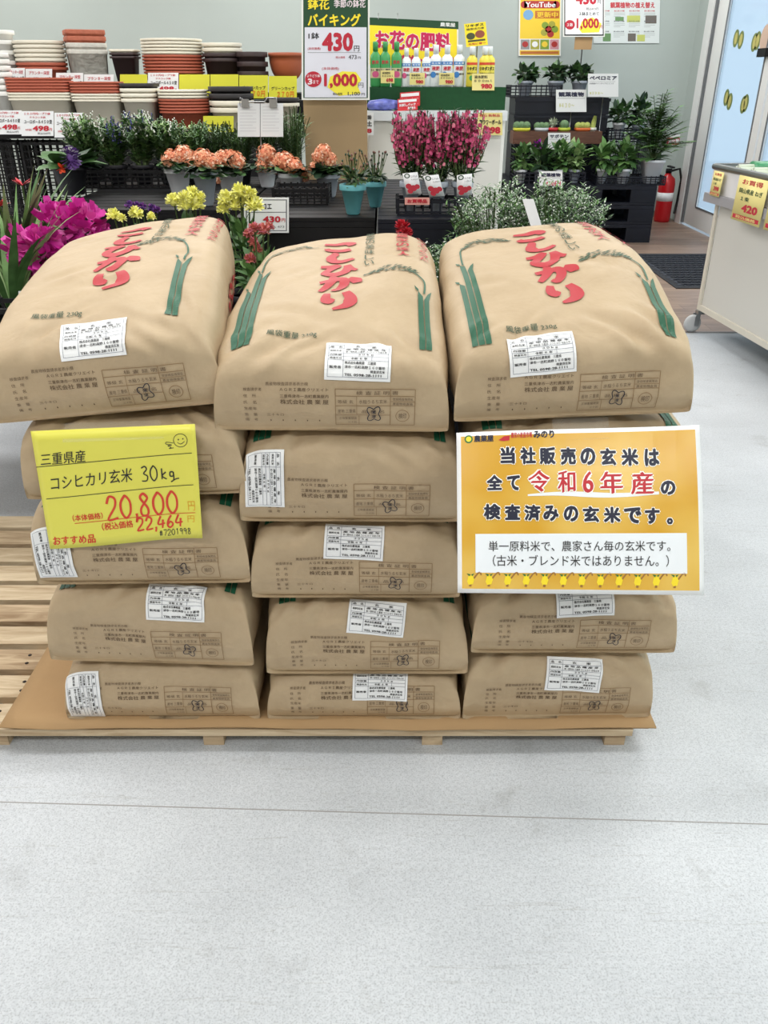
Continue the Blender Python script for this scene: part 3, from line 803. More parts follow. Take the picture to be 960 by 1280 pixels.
NGREEN = mat('notice_green', (30, 110, 50), .4); NYG = mat('sprout_yellow', (240, 216, 40), .4); NBR = mat('hoe_brown', (150, 106, 50), .4)
F = Flat(); F.rect(.018, .026, .982, .974, 0, 1)
def row(txt, xs, y0, y1, mi, bold0, out0=.05):
    for ch, (a, b) in zip(txt, xs):
        bold = bold0 + .022; out = out0 + .012
        F.text(ch, U(a) - .004, Vv(y0, a) - .006, U(b) + .004, Vv(y1, b) + .006, 2, out + bold, 3); F.text(ch, U(a), Vv(y0, a), U(b), Vv(y1, b), mi, bold, 4, 3)
row('当社販売の玄米は', [(192, 246), (265, 322), (336, 395), (413, 470), (486, 542), (560, 618), (637, 700), (722, 776)], 148, 210, 1, .03)
F.stroke([(U(290), Vv(318)), (U(420), Vv(314)), (U(600), Vv(322)), (U(770), Vv(316))], .022, 3, 2, 1.49, taper=(.3, 1, .5))
row('全て', [(140, 198), (215, 262)], 253, 308, 1, .03); row('令和6年産', [(292, 372), (400, 466), (492, 532), (556, 640), (668, 752)], 232, 312, 4, .004); row('の', [(776, 830)], 262, 312, 1, .03)
row('検査済みの玄米です', [(128, 190), (205, 262), (276, 336), (345, 402), (420, 474), (490, 550), (566, 628), (640, 704), (716, 770)], 360, 416, 1, .03); row('。', [(795, 817)], 394, 416, 1, .03)
F.rect(U(97), Vv(458), U(866), Vv(600), 3, 2)
F.text('単一原料米で、農家さん毎の玄米です。', U(145), Vv(484), U(806), Vv(522), 5, .004, 4); F.text('（古米・ブレンド米ではありません。）', U(160), Vv(535), U(800), Vv(576), 5, .004, 4)
F.text('農業屋', U(96), Vv(104, 96), U(168), Vv(127, 168), 1, .035, 3); F.text('農家の産直市場', U(232), Vv(93, 232), U(310), Vv(112, 310), 4, .03, 3); F.text('みのり', U(315), Vv(86, 315), U(392), Vv(112, 392), 1, .04, 3)
F.disc(U(76), Vv(118, 76), .017, 6, 2, 1.5); F.disc(U(76), Vv(118, 76), .011, 7, 3, 1.5)
F.poly([(U(186), Vv(112)), (U(206), Vv(98)), (U(228), Vv(96)), (U(226), Vv(114)), (U(205), Vv(116))], 4, 3)
for k in range(13):   # small plain sprouts with hoes along the bottom edge
    cx = U(82 + k * 67.5); cv = .91
    if cx > .935: continue
    F.poly([(cx - .018, cv + .02), (cx - .012, cv - .015), (cx + .004, cv - .02), (cx + .012, cv + .005), (cx + .006, cv + .035), (cx - .012, cv + .04)], 7, 2)
    F.poly([(cx - .02, cv - .03), (cx - .004, cv - .025), (cx - .008, cv - .012)], 6, 3); F.poly([(cx + .012, cv - .03), (cx, cv - .025), (cx + .002, cv - .012)], 6, 3)
    F.stroke([(cx + .01, cv), (cx + .026, cv - .03), (cx + .036, cv - .035), (cx + .04, cv - .02)], .006, 8, 2, 1.49)
    F.rect(cx - .01, cv + .035, cx + .0, cv + .05, 8, 2)
F.mesh(fn, .00025, .09).build('lettering', [orange_mat(), NAVY, mat('notice_white', (246, 246, 240), .4), PANE, NRED, BLACK, NGREEN, NYG, NBR], on)
tp = MB(); tfn, _ = quadmap(at(690, 521, 1.39) - org, at(760, 520, 1.39) - org, at(762, 548, 1.318) - org, at(692, 550, 1.318) - org)
sheet(tp, tfn, .0005, 4, 2); tp.build('clear_tape', TAPE, on)

# ------------------------------------------------------------------ plant benches and pot shelf
def bench(label, x0, x1, y0, y1, z, mat_=BLKP, ap=.13):
    o = thing('plant_bench', label, 'bench', ((x0 + x1) / 2, (y0 + y1) / 2, 0))
    hx, hy = (x1 - x0) / 2, (y1 - y0) / 2
    m = MB()
    n = max(2, int((y1 - y0) / .085)); k = max(2, int((x1 - x0) / .12))
    for i in range(n):
        a = -hy + 2 * hy * i / n; m.bbox((-hx, a + .004, z - .012), (hx, a + 2 * hy / n - .004, z))
    m.bbox((-hx, -hy, z - .03), (hx, hy, z - .013))
    m.build('slatted_deck', mat_, o)
    m = MB(); m.bbox((-hx, -hy, z - ap), (hx, -hy + .02, z - .031)); m.build('front_apron', mat_, o)
    m = MB(); m.bbox((hx - .02, -hy + .021, z - ap), (hx, hy, z - .031)); m.build('side_apron', mat_, o)
    m = MB(); m.bbox((-hx, -hy + .021, z - ap), (-hx + .02, hy, z - .031)); m.build('side_apron', mat_, o)
    for sx in (-1, 1):
        for sy in (-1, 1):
            m = MB(); m.box((sx * (hx - .05), sy * (hy - .05), (z - ap) / 2), (.08, .08, z - ap)); m.build('leg', mat_, o)
    return o
BZ = .88; LZ = .55
bench('black slatted plastic bench behind the left rice bags holding a potted gloxinia', -1.17, -.5, 3.0, 4.12, BZ)
bench('black plastic bench behind the middle rice bags with orange kalanchoes and teal pots', -.49, -.03, 2.82, 4.12, BZ)
bench('black plastic bench carrying the three tall pink angelonia pots', -.02, .31, 2.78, 4.0, BZ, NAVYP, .3)
bench('low black bench at the far left under the magenta cyclamen and red lilies', -1.75, -.62, 2.25, 2.97, LZ)
bench('low black bench hidden behind the middle bags under yellow chrysanthemums', -.6, -.04, 2.3, 2.78, LZ)
bench('low black bench behind the right bags under the frothy white euphorbia', .0, .82, 2.3, 2.74, LZ)

st = thing('pot_display_shelf', 'black two tier shelf holding plastic pots and planters along the left rear', 'shelf', (-1.25, 4.6, 0))
SZ1, SZ2 = 1.06, 1.22
m = MB(); m.bbox((-.95, -.28, SZ1 - .03), (.85, .12, SZ1)); m.build('shelf_board', BLKP, st)
m = MB(); m.bbox((-.95, .13, SZ2 - .03), (.85, .6, SZ2)); m.build('shelf_board', BLKP, st)
m = MB(); m.bbox((-.95, .12, SZ1 - .03), (.85, .129, SZ2 - .031)); m.build('riser', BLKP, st)
m = MB(); m.bbox((-.14, -.268, .01), (.845, -.262, SZ1 - .031)); m.build('skirt_cloth', mat('black_cloth', (14, 14, 16), .9), st)
for x in (-.945, -.13, .25, .82):
    for y, z in ((-.25, SZ1), (.57, SZ2)):
        m = MB(); m.box((x, y, (z - .03) / 2), (.05, .05, z - .03)); m.build('post', BLKP, st)
# two ventilated black crates under the shelf at far left
def crate(name, label, x0, x1, y0, y1, z0, z1, group=None, mat_=BLKP, nx=9, nz=4, cat='crate'):
    o = thing(name, label, cat, ((x0 + x1) / 2, (y0 + y1) / 2, z0), 0, group); hx, hy, h = (x1 - x0) / 2, (y1 - y0) / 2, z1 - z0
    m = MB(); m.bbox((-hx, -hy, 0), (hx, hy, .006)); m.build('base', mat_, o)
    m = MB(); t = .008
    def side(a, b, n, fixed, ax):
        for k in range(n + 1):
            c = a + (b - a) * k / n; w_ = .006
            lo, hi = (c - w_ / 2, c + w_ / 2)
            if ax == 'x': m.bbox((lo, fixed - t / 2, .007), (hi, fixed + t / 2, h))
            else: m.bbox((fixed - t / 2, lo, .007), (fixed + t / 2, hi, h))
        for k in range(nz + 1):
            z = .012 + (h - .022) * k / nz; hh = .012 if k == nz else .005
            if ax == 'x': m.bbox((a, fixed - t / 2 - .0005, z - hh / 2), (b, fixed + t / 2 + .0005, z + hh / 2))
            else: m.bbox((fixed - t / 2 - .0005, a, z - hh / 2), (fixed + t / 2 + .0005, b, z + hh / 2))
    side(-hx, hx, nx, -hy + t / 2, 'x'); side(-hx, hx, nx, hy - t / 2, 'x'); side(-hy, hy, max(3, int(nx * hy / hx)), -hx + t / 2, 'y'); side(-hy, hy, max(3, int(nx * hy / hx)), hx - t / 2, 'y')
    m.build('mesh_sides', mat_, o)
    return o
for i, (a, b) in enumerate(((-2.16, -1.79), (-1.77, -1.42))):
    for k in range(3):
        crate('mesh_crate', ['black mesh crate on the floor below the price cards', 'black mesh crate amid its pile below the price cards', 'top black mesh crate below the price cards'][k] + [' at left edge', ' near the gloxinia'][i], a, b, 4.345, 4.56, .339 * k, .339 * k + .337, 'black crates under the pot shelf', BLKP, 10, 9)

# ------------------------------------------------------------------ pots
TERRA = mat('terracotta_plastic', (178, 92, 70), .55, .04, 6); IVORY = mat('ivory_plastic', (232, 226, 210), .45); DKBR = mat('dark_brown_plastic', (62, 48, 50), .5)
ROUGHW = mat('whitewashed_texture', (206, 204, 196), .7, .12, 25, .5, 40); ROUGHT = mat('rough_terracotta', (182, 104, 80), .7, .1, 25, .5, 40); SOIL = mat('soil', (52, 40, 30), .9, .2, 60)
CHAR = mat('charcoal_plastic', (48, 45, 48), .5)
def pot_mesh(rx, h, taper, rim_h, lip, ry=1.0, ex=2.0, rz=0, n=32, wall=.001):
    rb = rx - lip - taper * h
    m = MB()
    rt = rx - lip
    hr = h - rim_h
    prof = [(rb - .004, 0), (rb, .004), (rb + taper * hr, hr), (rx - .0008, hr + .0008), (rx, hr + .003), (rx, h - .002), (rx - .001, h), (rt - wall, h), (rt - wall - taper * rim_h, hr), (rb - wall, .004 + wall), (1e-4, .004 + wall)]
    prof = [(1e-4, 0)] + prof
    m.lathe(prof, n, ry=ry, ex=ex, rz=rz)
    return m
def pots(x0, x1, ytop, Y, z0, seq, h, taper, where, group, rim=.02, lip=.008, ry=1.0, ex=2.0, rz=0, kind='pot', wscale=1.0, step=None):
    """seq bottom -> top of (material, word)"""
    a, b = at(x0, ytop, Y), at(x1, ytop, Y); rx = (b.x - a.x) / 2 * wscale; zt = a.z; cx = (a.x + b.x) / 2
    n = len(seq)
    stp = step or (max(.008, (zt - z0 - h) / (n - 1)) if n > 1 else 0)
    if n == 1: h = zt - z0
    rim = min(rim, stp * .72) if n > 1 else rim
    for i, (mt, word) in enumerate(seq):
        m = pot_mesh(rx, h, max(taper * .55, .0014 / stp if stp else 0), rim, lip, ry, ex, rz)
        o = m.build('plant_pot' if kind == 'pot' else 'planter_box', mt, None, (cx, Y + rx * ry * 0, z0 + i * stp))
        lab = (f'{word} {kind}, {ORD[n - 1 - i]} of {where}' if n > 1 else f'{word} {kind} {where}')
        tag(o, lab, 'plant pot' if kind == 'pot' else 'planter', group if n > 1 else None)
Iv = (IVORY, 'ivory'); Te = (TERRA, 'terracotta'); Db = (DKBR, 'dark brown'); Ch = (CHAR, 'charcoal'); Wh = (WHITE, 'white')
YBk, YFr = 4.93, 4.5
pots(-24, 16, 38, YBk, SZ2, [Wh] * 4, .15, .22, 'the tall white stack cut by the left picture edge', 'white pots cut by the left picture edge', ex=2)
pots(-22, 9, 66, YFr, SZ1, [Wh] * 7, .17, .2, 'the white front stack cut by the left picture edge', 'white pots in the front left stack')
pots(16, 79, 51, YBk, SZ2, [(TERRA, 'terracotta')] * 2 + [Iv] * 5, .12, .22, 'the rear stack left of the square pots', 'rear pots left of the square pots', ry=.8)
pots(78, 130, 38, YBk + .02, SZ2, [(ROUGHW, 'whitewashed square')] * 2 + [(ROUGHT, 'rough terracotta square')] * 2, .2, .12, 'the square pot stack', 'square textured pots', rim=.03, lip=.003, ex=9, rz=R(24), wscale=.92)
pots(139, 172, 62, YBk, SZ2, [(DKBR, 'square dark brown')] * 2 + [(IVORY, 'square ivory')], .17, .2, 'the narrow stack beside the round bowls', 'narrow square pots', ex=7, rim=.02)
pots(176, 252, 49, YBk + .02, SZ2, [Te] * 6 + [Iv] * 5, .1, .3, 'the widest round stack behind the cards', 'round pots in the widest stack')
pots(252, 302, 54, YBk, SZ2, [(DKBR, 'tall dark brown')] * 2 + [Iv] * 2, .16, .22, 'the stack right of the widest round pots', 'dark pots with ivory tops')
pots(295, 334, 65, YBk - .05, SZ2, [(DKBR, 'round dark brown')] * 3, .1, .25, 'the stack beside the terracotta hanging bowl', 'dark brown pots beside the hanging bowl', rim=.024)
# hanging bowl
a, b = at(335, 66, YBk), at(380, 66, YBk); rx = (b.x - a.x) / 2; hb = a.z - SZ2; m = MB()
hf_ = hb - .125
pr = [(1e-4, 0), (rx * .42, 0), (rx * .4, hf_ - .004)] + [(rx * (.42 + .54 * math.sin(PI / 2 * k / 7)), hf_ + .105 * (1 - math.cos(PI / 2 * k / 7)) + .001) for k in range(0, 8)] + [(rx, hb * .9), (rx, hb), (rx - .006, hb), (rx * .8, hb - .08), (1e-4, hf_ + .01)]
m.lathe(pr, 32); tag(m.build('hanging_bowl', mat('orange_terracotta', (168, 88, 58), .5), None, ((a.x + b.x) / 2, YBk, SZ2)), 'rounded terracotta hanging bowl beside the tall price sign', 'plant pot')
pots(9, 88, 97, YFr, SZ1, [(IVORY, 'ivory rectangular')] * 3 + [(TERRA, 'terracotta rectangular')] * 5, .14, .14, 'the left pile of long planters', 'rectangular planters in the left pile', ry=.42, ex=6, kind='planter', rim=.02)
pots(89, 152, 102, YFr, SZ1, [(IVORY, 'ivory rectangular')] * 3 + [(TERRA, 'terracotta rectangular')] * 4, .135, .14, 'the right pile of long planters', 'rectangular planters in the right pile', ry=.5, ex=6, kind='planter', rim=.02)
pots(152, 196, 104, YFr, SZ1, [(IVORY, 'squarish ivory')] * 3 + [(CHAR, 'squarish charcoal')], .14, .16, 'the squarish stack between planters and round pots', 'squarish pots in the front row', ex=5, rim=.03)
pots(197, 260, 112, YFr, SZ1, [Te] * 5 + [Iv] * 3, .085, .3, 'the round front stack behind the salvias', 'round pots in the front row')
pots(260, 316, 108, YFr, SZ1, [(IVORY, 'ivory')] * 2 + [(CHAR, 'charcoal')] * 2, .1, .3, 'the front stack behind the clipped papers', 'pots behind the clipped papers', rim=.03)
pots(330, 374, 122, YFr + .02, SZ1, [(IVORY, 'ivory')] + [(CHAR, 'charcoal')], .12, .3, 'the low stack right of the clipped papers', 'pots right of the clipped papers', rim=.02)

# ------------------------------------------------------------------ price cards on the shelf
def pcard(kind):
    F = Flat()
    if kind == '498':
        F.text('１００円均一プラ鉢', .08, .05, .9, .15, 1, .02); F.text('テラコッタ鉢', .25, .2, .75, .29, 1, .02); F.text('ユーロボール４５０型', .08, .34, .95, .5, 2, .03)
        F.text('498', .34, .58, .86, .8, 1, .045); F.text('円', .87, .68, .95, .8, 1, .02); F.text('本体価格', .12, .7, .32, .79, 1, .01); F.text('税込547円', .5, .85, .9, .94, 2, .01)
    elif kind == 'long':
        F.text('プランター深型', .12, .1, .9, .25, 1, .02); F.text('スリーブプランター６５型', .05, .34, .95, .52, 2, .03); F.text('598', .4, .6, .85, .88, 1, .04)
    elif kind == 'yel':
        F.text('センターポット 18型', .12, .62, .9, .78, 2, .03); F.text('¥298', .5, .8, .9, .95, 3, .04)
    else:
        F.text('グリーンカップ', .08, .45, .92, .62, 2, .03); F.text('２７０円', .3, .66, .9, .93, 3, .05)
    return F
CM = [PAPER, RED, BLACK, mat('orange_ink', (222, 132, 30), .5)]
YK = 4.70
def shelfcard(x0, y0, x1, y1, kind, label, Y, grp):
    yel = kind in ('yel', 'cup')
    c = card('price_card', label, 'price card', (x0, y0, x1, y1), Y, mat('lemon_card', (218, 216, 60), .5) if yel else PAPER, pcard(kind), CM, grp, Y2=Y + .02)
GC = 'price cards on the pot shelf'
yb = 0
for (x0, y0, x1, kind, label) in ((8, 85, 31, 'long', 'white price card on the rear tier before the ivory stack, left one'), (32, 86, 65, 'long', 'white price card on the rear tier before the ivory stack, right one'), (70, 91, 104, 'long', 'white price card under the whitewashed square pots, left one'), (105, 93, 142, 'long', 'white price card under the whitewashed square pots, right one'), (150, 93, 184, 'yel', 'plain yellow card left of the rear white 498 card'), (185, 91, 223, '498', 'white 498 card on the rear tier between yellow cards'), (224, 93, 262, 'yel', 'yellow card right of the rear white 498 card'), (263, 93, 298, 'yel', 'yellow card before the tall dark brown pots'), (299, 94, 335, 'cup', 'yellow card with orange price, left one under the hanging bowl'), (336, 95, 371, 'cup', 'yellow card with orange price, right one under the hanging bowl')):
    p0 = at(x0, y0, YK); zt = p0.z
    # bottom edge rests on the rear tier
    h = zt - SZ2
    pyb = y0 + max(26, 1) 
    c = card('price_card', label, 'price card', (x0, y0, x1, y0 + 29), YK, mat('lemon_card', (218, 216, 60), .5) if kind in ('yel', 'cup') else PAPER, pcard(kind), CM, GC)
YC = 4.305
for (x0, y0, x1, y1, label) in ((-10, 138, 27, 168, 'white 498 card hung on the front shelf edge, cut by the left picture edge'), (27, 139, 67, 170, 'white 498 card hung on the front shelf edge, second from left'), (68, 141, 104, 172, 'white 498 card hung on the front shelf edge beside the salvias')):
    card('price_card', label, 'price card', (x0, y0, x1, y1), YC, PAPER, pcard('498'), CM, GC)
F = Flat(); F.text('ワ 鉢 ', .15, .45, .9, .9, 1, .03)
card('price_card', 'small yellow card among the green plants below the charcoal pots', 'price card', (254, 145, 292, 165), 4.28, mat('lemon_card', (218, 216, 60), .5), F, [BLACK, BLACK], None, stake=BZ, stake_mat=BLKP)
# clipped papers on a wire stand
F = Flat()
for a_, b_ in ((.05, .45), (.55, .95)):
    for k in range(9): F.rect(a_, .1 + k * .09, a_ + (b_ - a_) * (.9 if k % 3 else .7), .112 + k * .09, 1)
F.rect(.49, 0, .503, 1, 2)
cp = card('clipped_papers', 'pair of white paper sheets hanging from a metal clip stand above the green plants', 'paper', (297, 129, 354, 171), 3.7, PAPER, F, [PAPER, mat('faint_line', (206, 206, 212), .5), GREY])
hgt = at(0, 129, 3.7).z - at(0, 171, 3.7).z; hw_ = (at(354, 171, 3.7).x - at(297, 171, 3.7).x) / 2
m = MB(); m.tube([(-hw_ * .8, -.004, hgt - .01), (-hw_ * .75, -.004, hgt + .02), (-hw_ * .5, -.004, hgt + .005), (hw_ * .3, -.004, hgt + .005), (hw_ * .4, -.004, hgt + .02), (hw_ * .8, -.004, hgt + .02), (hw_ * .8, -.004, hgt - .01)], .003, 6); m.build('wire_hanger', STEEL, cp)
for sx in (-.55, .65):
    m = MB(); m.box((hw_ * sx, -.006, hgt + .0), (.03, .012, .03)); m.build('clip', STEEL, cp)
m = MB(); m.tube([(0, .004, hgt), (0, .004, BZ - cp.location.z)], .003, 6); m.build('stake', STEEL, cp)

# ------------------------------------------------------------------ big price sign on a cardboard column
cbx0, cbx1 = at(382, 200, 3.98).x, at(459, 200, 3.98).x
ctop = at(0, 118, 3.98).z
m = MB(); m.bbox((-(cbx1 - cbx0) / 2, 0, 0), ((cbx1 - cbx0) / 2, .1, ctop - BZ)); 
col = m.build('cardboard_box', mat('box_cardboard', (166, 140, 104), .8, .04, 5), None, ((cbx0 + cbx1) / 2, 3.98, BZ)); tag(col, 'tall plain cardboard box on the bench propping up the large price sign', 'cardboard box')
m = MB(); hx_ = (cbx1 - cbx0) / 2; hh_ = ctop - BZ
m.add([(-hx_, .03, hh_ + .001), (hx_, .03, hh_ + .001), (hx_, .07, hh_ + .001), (-hx_, .07, hh_ + .001)], [(0, 1, 2, 3)]); m.build('packing_tape', mat('packing_tape', (150, 118, 76), .4), col)
DGREEN = mat('sign_dark_green', (24, 70, 42), .4); SYEL = mat('sign_yellow', (250, 226, 50), .4); SRED = mat('sign_red', (190, 34, 56), .4); SPINK = mat('sign_pink', (240, 226, 232), .4)
HL = mat('highlighter', (246, 232, 70), .5); LAV = mat('sign_lavender', (226, 226, 238), .35)
F = Flat(); vy = lambda y: (y + 52) / 177
F.rect(.025, .01, .975, .985, 1, 1); F.rect(.045, vy(31), .955, vy(121.5), 5, 2)
for k in range(7): F.disc(.14 + k * .12, vy(-26 + (k % 2) * 7), .07, (4, 2, 9)[k % 3], 2, .48)
F.text('鉢花', .09, vy(-5), .41, vy(9.5), 2, .03, 3); F.text('季節の鉢花', .475, vy(-3.5), .94, vy(7), 4, .02, 3); F.text('バイキング', .09, vy(14), .87, vy(30), 2, .035, 3)
F.text('1鉢', .1, vy(37.5), .26, vy(46), 6, .02, 3); F.text('430', .3, vy(37.5), .76, vy(61.5), 3, .045, 3); F.text('円', .77, vy(54), .85, vy(61.5), 6, .012, 3)
F.text('(本体価格)', .09, vy(56), .28, vy(60), 3, .01, 3); F.rect(.09, vy(62.6), .87, vy(63.1), 7, 3); F.text('税込価格', .5, vy(67.5), .64, vy(70.5), 3, .01, 3); F.text('473', .69, vy(66), .81, vy(71.5), 6, .01, 3); F.text('円', .83, vy(68), .87, vy(71), 6, .01, 3)
F.text('(本体価格)', .3, vy(81.5), .55, vy(86), 3, .01, 3); F.disc(.172, vy(97.5), .122, 3, 3, .48); F.text('よりどり鉢', .08, vy(91), .27, vy(95), 4, .02, 4); F.text('3', .09, vy(96.5), .16, vy(104.5), 4, .04, 4); F.text('まで', .17, vy(98.5), .25, vy(103.5), 4, .02, 4)
F.poly([(.38, vy(108)), (.42, vy(94)), (.6, vy(87)), (.8, vy(88)), (.88, vy(98)), (.82, vy(106)), (.87, vy(116)), (.55, vy(119.5))], 8, 3)
F.text('1,000', .33, vy(90), .82, vy(109.5), 3, .04, 4); F.text('円', .83, vy(102), .91, vy(108.5), 7, .01, 4); F.text('税込価格', .46, vy(115), .6, vy(118.5), 6, .01, 4); F.text('1,100', .68, vy(114), .86, vy(119.8), 6, .012, 4); F.text('円', .88, vy(115.5), .93, vy(119), 6, .01, 4)
yt_ = -52
big = card('price_sign', 'tall framed green and white 430 yen price sign standing on cardboard in the centre', 'sign', (377, yt_, 462, 125), 3.95, WHITE, None, None, None, th=.012, skew=0)
zs = at(0, 125, 3.95).z
TLv = at(377, yt_, 3.95) - big.location; TRv = at(462, yt_, 3.95) - big.location; BLv = at(377, 125, 3.95) - big.location; BRv = at(462, 125, 3.95) - big.location
fn, n = quadmap(TLv, TRv, BRv, BLv)
F.mesh(fn).build('lettering', [WHITE, DGREEN, SYEL, SRED, SPINK, LAV, BLACK, GREY, HL, mat('sign_leaf', (96, 160, 70), .4)], big)

# ------------------------------------------------------------------ fertilizer stand
tx0, tx1 = at(458, 150, 4.16).x, at(634, 150, 4.16).x
tb = thing('display_table', 'white panelled display table under the fertilizer bottles', 'table', ((tx0 + tx1) / 2, 4.16, 0))
hx = (tx1 - tx0) / 2; tz = at(0, 139, 4.16).z
m = MB(); m.bbox((-hx, 0, tz - .04), (hx, .6, tz)); m.build('table_top', mat('table_grey_white', (214, 218, 222), .35), tb)
m = MB(); m.bbox((-hx + .01, .02, .04), (hx - .02, .04, tz - .041)); m.build('front_panel', mat('panel_white', (214, 212, 206), .6), tb)
for sx in (-1, 1):
    m = MB(); m.bbox((sx * (hx - .018), .045, 0), (sx * (hx - .002), .58, tz - .041)); m.build('side_panel', WHITE, tb)
gz = at(0, 109, 4.3).z; gx0, gx1 = at(452, 120, 4.3).x, at(632, 120, 4.3).x
m = MB(); m.bbox((-(gx1 - gx0) / 2, 0, 0), ((gx1 - gx0) / 2, .24, gz - tz))
gb = m.build('display_riser', mat('green_felt', (12, 64, 30), .9, .1, 60), None, ((gx0 + gx1) / 2, 4.3, tz)); tag(gb, 'dark green cloth covered riser on the white table under the fertilizer bottles', 'riser')
BWH = mat('bottle_white', (230, 236, 240), .3); BGR = mat('bottle_green', (70, 156, 92), .25); BBL = mat('label_blue', (60, 128, 196), .4); BYE = mat('bottle_yellow', (232, 216, 80), .35); BPI = mat('label_pink', (200, 84, 130), .4)
BLF = mat('label_leaf', (196, 188, 150), .5)
def bottle(x0, x1, y0, y1, Y, kind, label, grp):
    a, b = at(x0, y1, Y), at(x1, y1, Y); r = (b.x - a.x) / 2; zt = at((x0 + x1) / 2, y0, Y).z; h = zt - gz
    o = thing('fertilizer_bottle', label, 'bottle', ((a.x + b.x) / 2, Y, gz), 0, grp)
    body = {'g': BGR, 'w': BWH, 'W': BWH, 'y': BYE}[kind]
    m = MB(); ex = 3 if kind == 'g' else 2
    m.lathe([(1e-4, 0), (r * .9, 0), (r, h * .03), (r, h * .64), (r * .93, h * .7), (r * .5, h * .77), (r * .42, h * .8), (1e-4, h * .8)], 20, ry=.75, ex=ex); m.build('body', body, o)
    m = MB(); m.lathe([(r * .5, h * .795), (r * .5, h * .97), (r * .44, h), (1e-4, h)], 16); m.build('cap', BGR if kind == 'g' else BWH, o)
    F = Flat()
    if kind == 'g': F.rect(.05, .35, .95, .75, 1); F.text('花と野菜', .15, .38, .85, .48, 3, .03); F.disc(.5, .6, .2, 4, 2, .6); F.text('肥料', .3, .05, .7, .2, 2, .03)
    elif kind in 'wW': F.rect(0, .02, 1, .16, 1); F.text('花工場', .15, .05, .85, .13, 0, .03); F.text('液肥', .2, .22, .8, .4, 2, .04); F.disc(.3, .58, .22, 4 if kind == 'w' else 1, 2, .6); F.text('原液', .5, .5, .9, .6, 3, .02)
    else: F.rect(0, .02, 1, .13, 2); F.text('リキダス', .1, .2, .9, .38, 3, .05); F.text('植物活力液', .1, .46, .9, .54, 3, .02); F.disc(.5, .7, .2, 5, 2, .6)
    def lf(u, v, hh):
        t = PI + PI * (.12 + .76 * u); rr = r + .0006 + hh
        ct, s_ = math.cos(t), math.sin(t)
        return (rr * math.copysign(abs(ct) ** (2 / ex), ct), .75 * rr * math.copysign(abs(s_) ** (2 / ex), s_) - (0), h * (.62 - .56 * v))
    F.mesh(lf, .0004, .1).build('label', [PAPER if kind != 'g' else BWH, BBL if kind in 'wW' else BLF, SRED if kind != 'y' else mat('label_red', (206, 70, 40), .5), BLACK, BPI, BGR], o)
GFB = 'fertilizer bottles on the green riser'
wd3 = ('left', 'middle', 'right')
for i, x in enumerate((463, 475, 489)): bottle(x, x + 13, 52, 108, 4.42, 'g', f'green fertilizer bottle, {wd3[i]} of three green ones', GFB)
for i, x in enumerate((502, 514, 527)): bottle(x, x + 11.5, 60, 108, 4.42, 'w', f'slim white blue banded fertilizer bottle, {wd3[i]} of the smaller three', GFB)
for i, x in enumerate((537, 551, 566)): bottle(x, x + 14, 56, 108, 4.42, 'W', f'large white blue banded fertilizer bottle, {wd3[i]} of the larger three', GFB)
for i, x in enumerate((582, 597.5, 603.5)): bottle(x, x + 13.5, 58, 108, 4.40 + .055 * (i == 2), 'y', ('yellow plant food bottle, leftmost of its group', 'yellow plant food bottle at front behind the larger price card', 'yellow plant food bottle, rearmost of its group')[i], GFB)
for i, (b_, lab) in enumerate((((476, 88, 493, 104), 'small yellow price card stuck on the green bottles'), ((512, 91, 531, 106), 'small yellow price card on the slim white bottles'), ((549, 91, 568, 106), 'small yellow price card on the large white bottles'), ((590, 92, 618, 113), 'larger yellow 980 price card before the yellow bottles'))):
    F = Flat(); F.text('液体肥料', .1, .1, .7, .3, 1, .02); F.text('８００ｍｌ', .1, .35, .9, .5, 1, .02); F.text('980' if i else '698', .4, .6, .9, .9, 2, .05)
    bx = b_; Yc = 4.372
    card('price_card', lab, 'price card', bx, Yc if i < 3 else 4.295, PALEY, F, [PALEY, BLACK, SRED], 'yellow cards by the fertilizer')
# poster behind the bottles, in a white frame on a wire stand
F = Flat(); F.rect(.0, .0, 1, .16, 1); F.rect(0, .16, .985, 1, 2)
F.text('農業屋', .82, .03, .97, .12, 4, .03, 3)
F.text('お花の肥料', .175, .24, .93, .66, 5, .085, 2); F.text('お花の肥料', .18, .245, .925, .655, 3, .045, 3); F.text('液体・活力剤', .4, .75, .95, .95, 3, .05, 3)
ps = card('poster', 'yellow and green fertilizer poster in a white frame behind the bottles', 'poster', (446, 21, 573, 80), 4.53, WHITE, F, [WHITE, DGREEN, SYEL, mat('magenta_ink', (200, 36, 90), .4), PAPER, PAPER], th=.01, skew=6)
m = MB(); m.tube([(.0, .005, 0), (.0, .02, gz - ps.location.z)], .006, 6); m.build('stand', STEEL, ps)
for x in (473, 497):
    q = at(x, 21, 4.53) - ps.location; m = MB(); m.tube([(q.x, -.004, q.z - .01), (q.x, 0, q.z + .015)], .002, 6); m.build('hook', STEEL, ps)
F = Flat(); F.text('リキダス', .08, .04, .9, .16, 1, .04); F.text('植物活力液', .08, .2, .9, .3, 1, .02); F.disc(.68, .5, .22, 2, 2, .75); F.disc(.25, .55, .2, 1, 1, .75); F.rect(.1, .72, .9, .8, 1); F.text('元気に育つ', .1, .84, .9, .94, 3, .03)
tg = card('tag_sign', 'tall tilted yellow tag sign standing above the yellow bottles', 'sign', (580, 30, 607, 59), 4.45, SYEL, F, [SYEL, mat('tag_dark', (70, 76, 50), .5), mat('tag_brown', (150, 80, 60), .5), SRED], dx=3, skew=-3, stake=gz, stake_mat=STEEL)
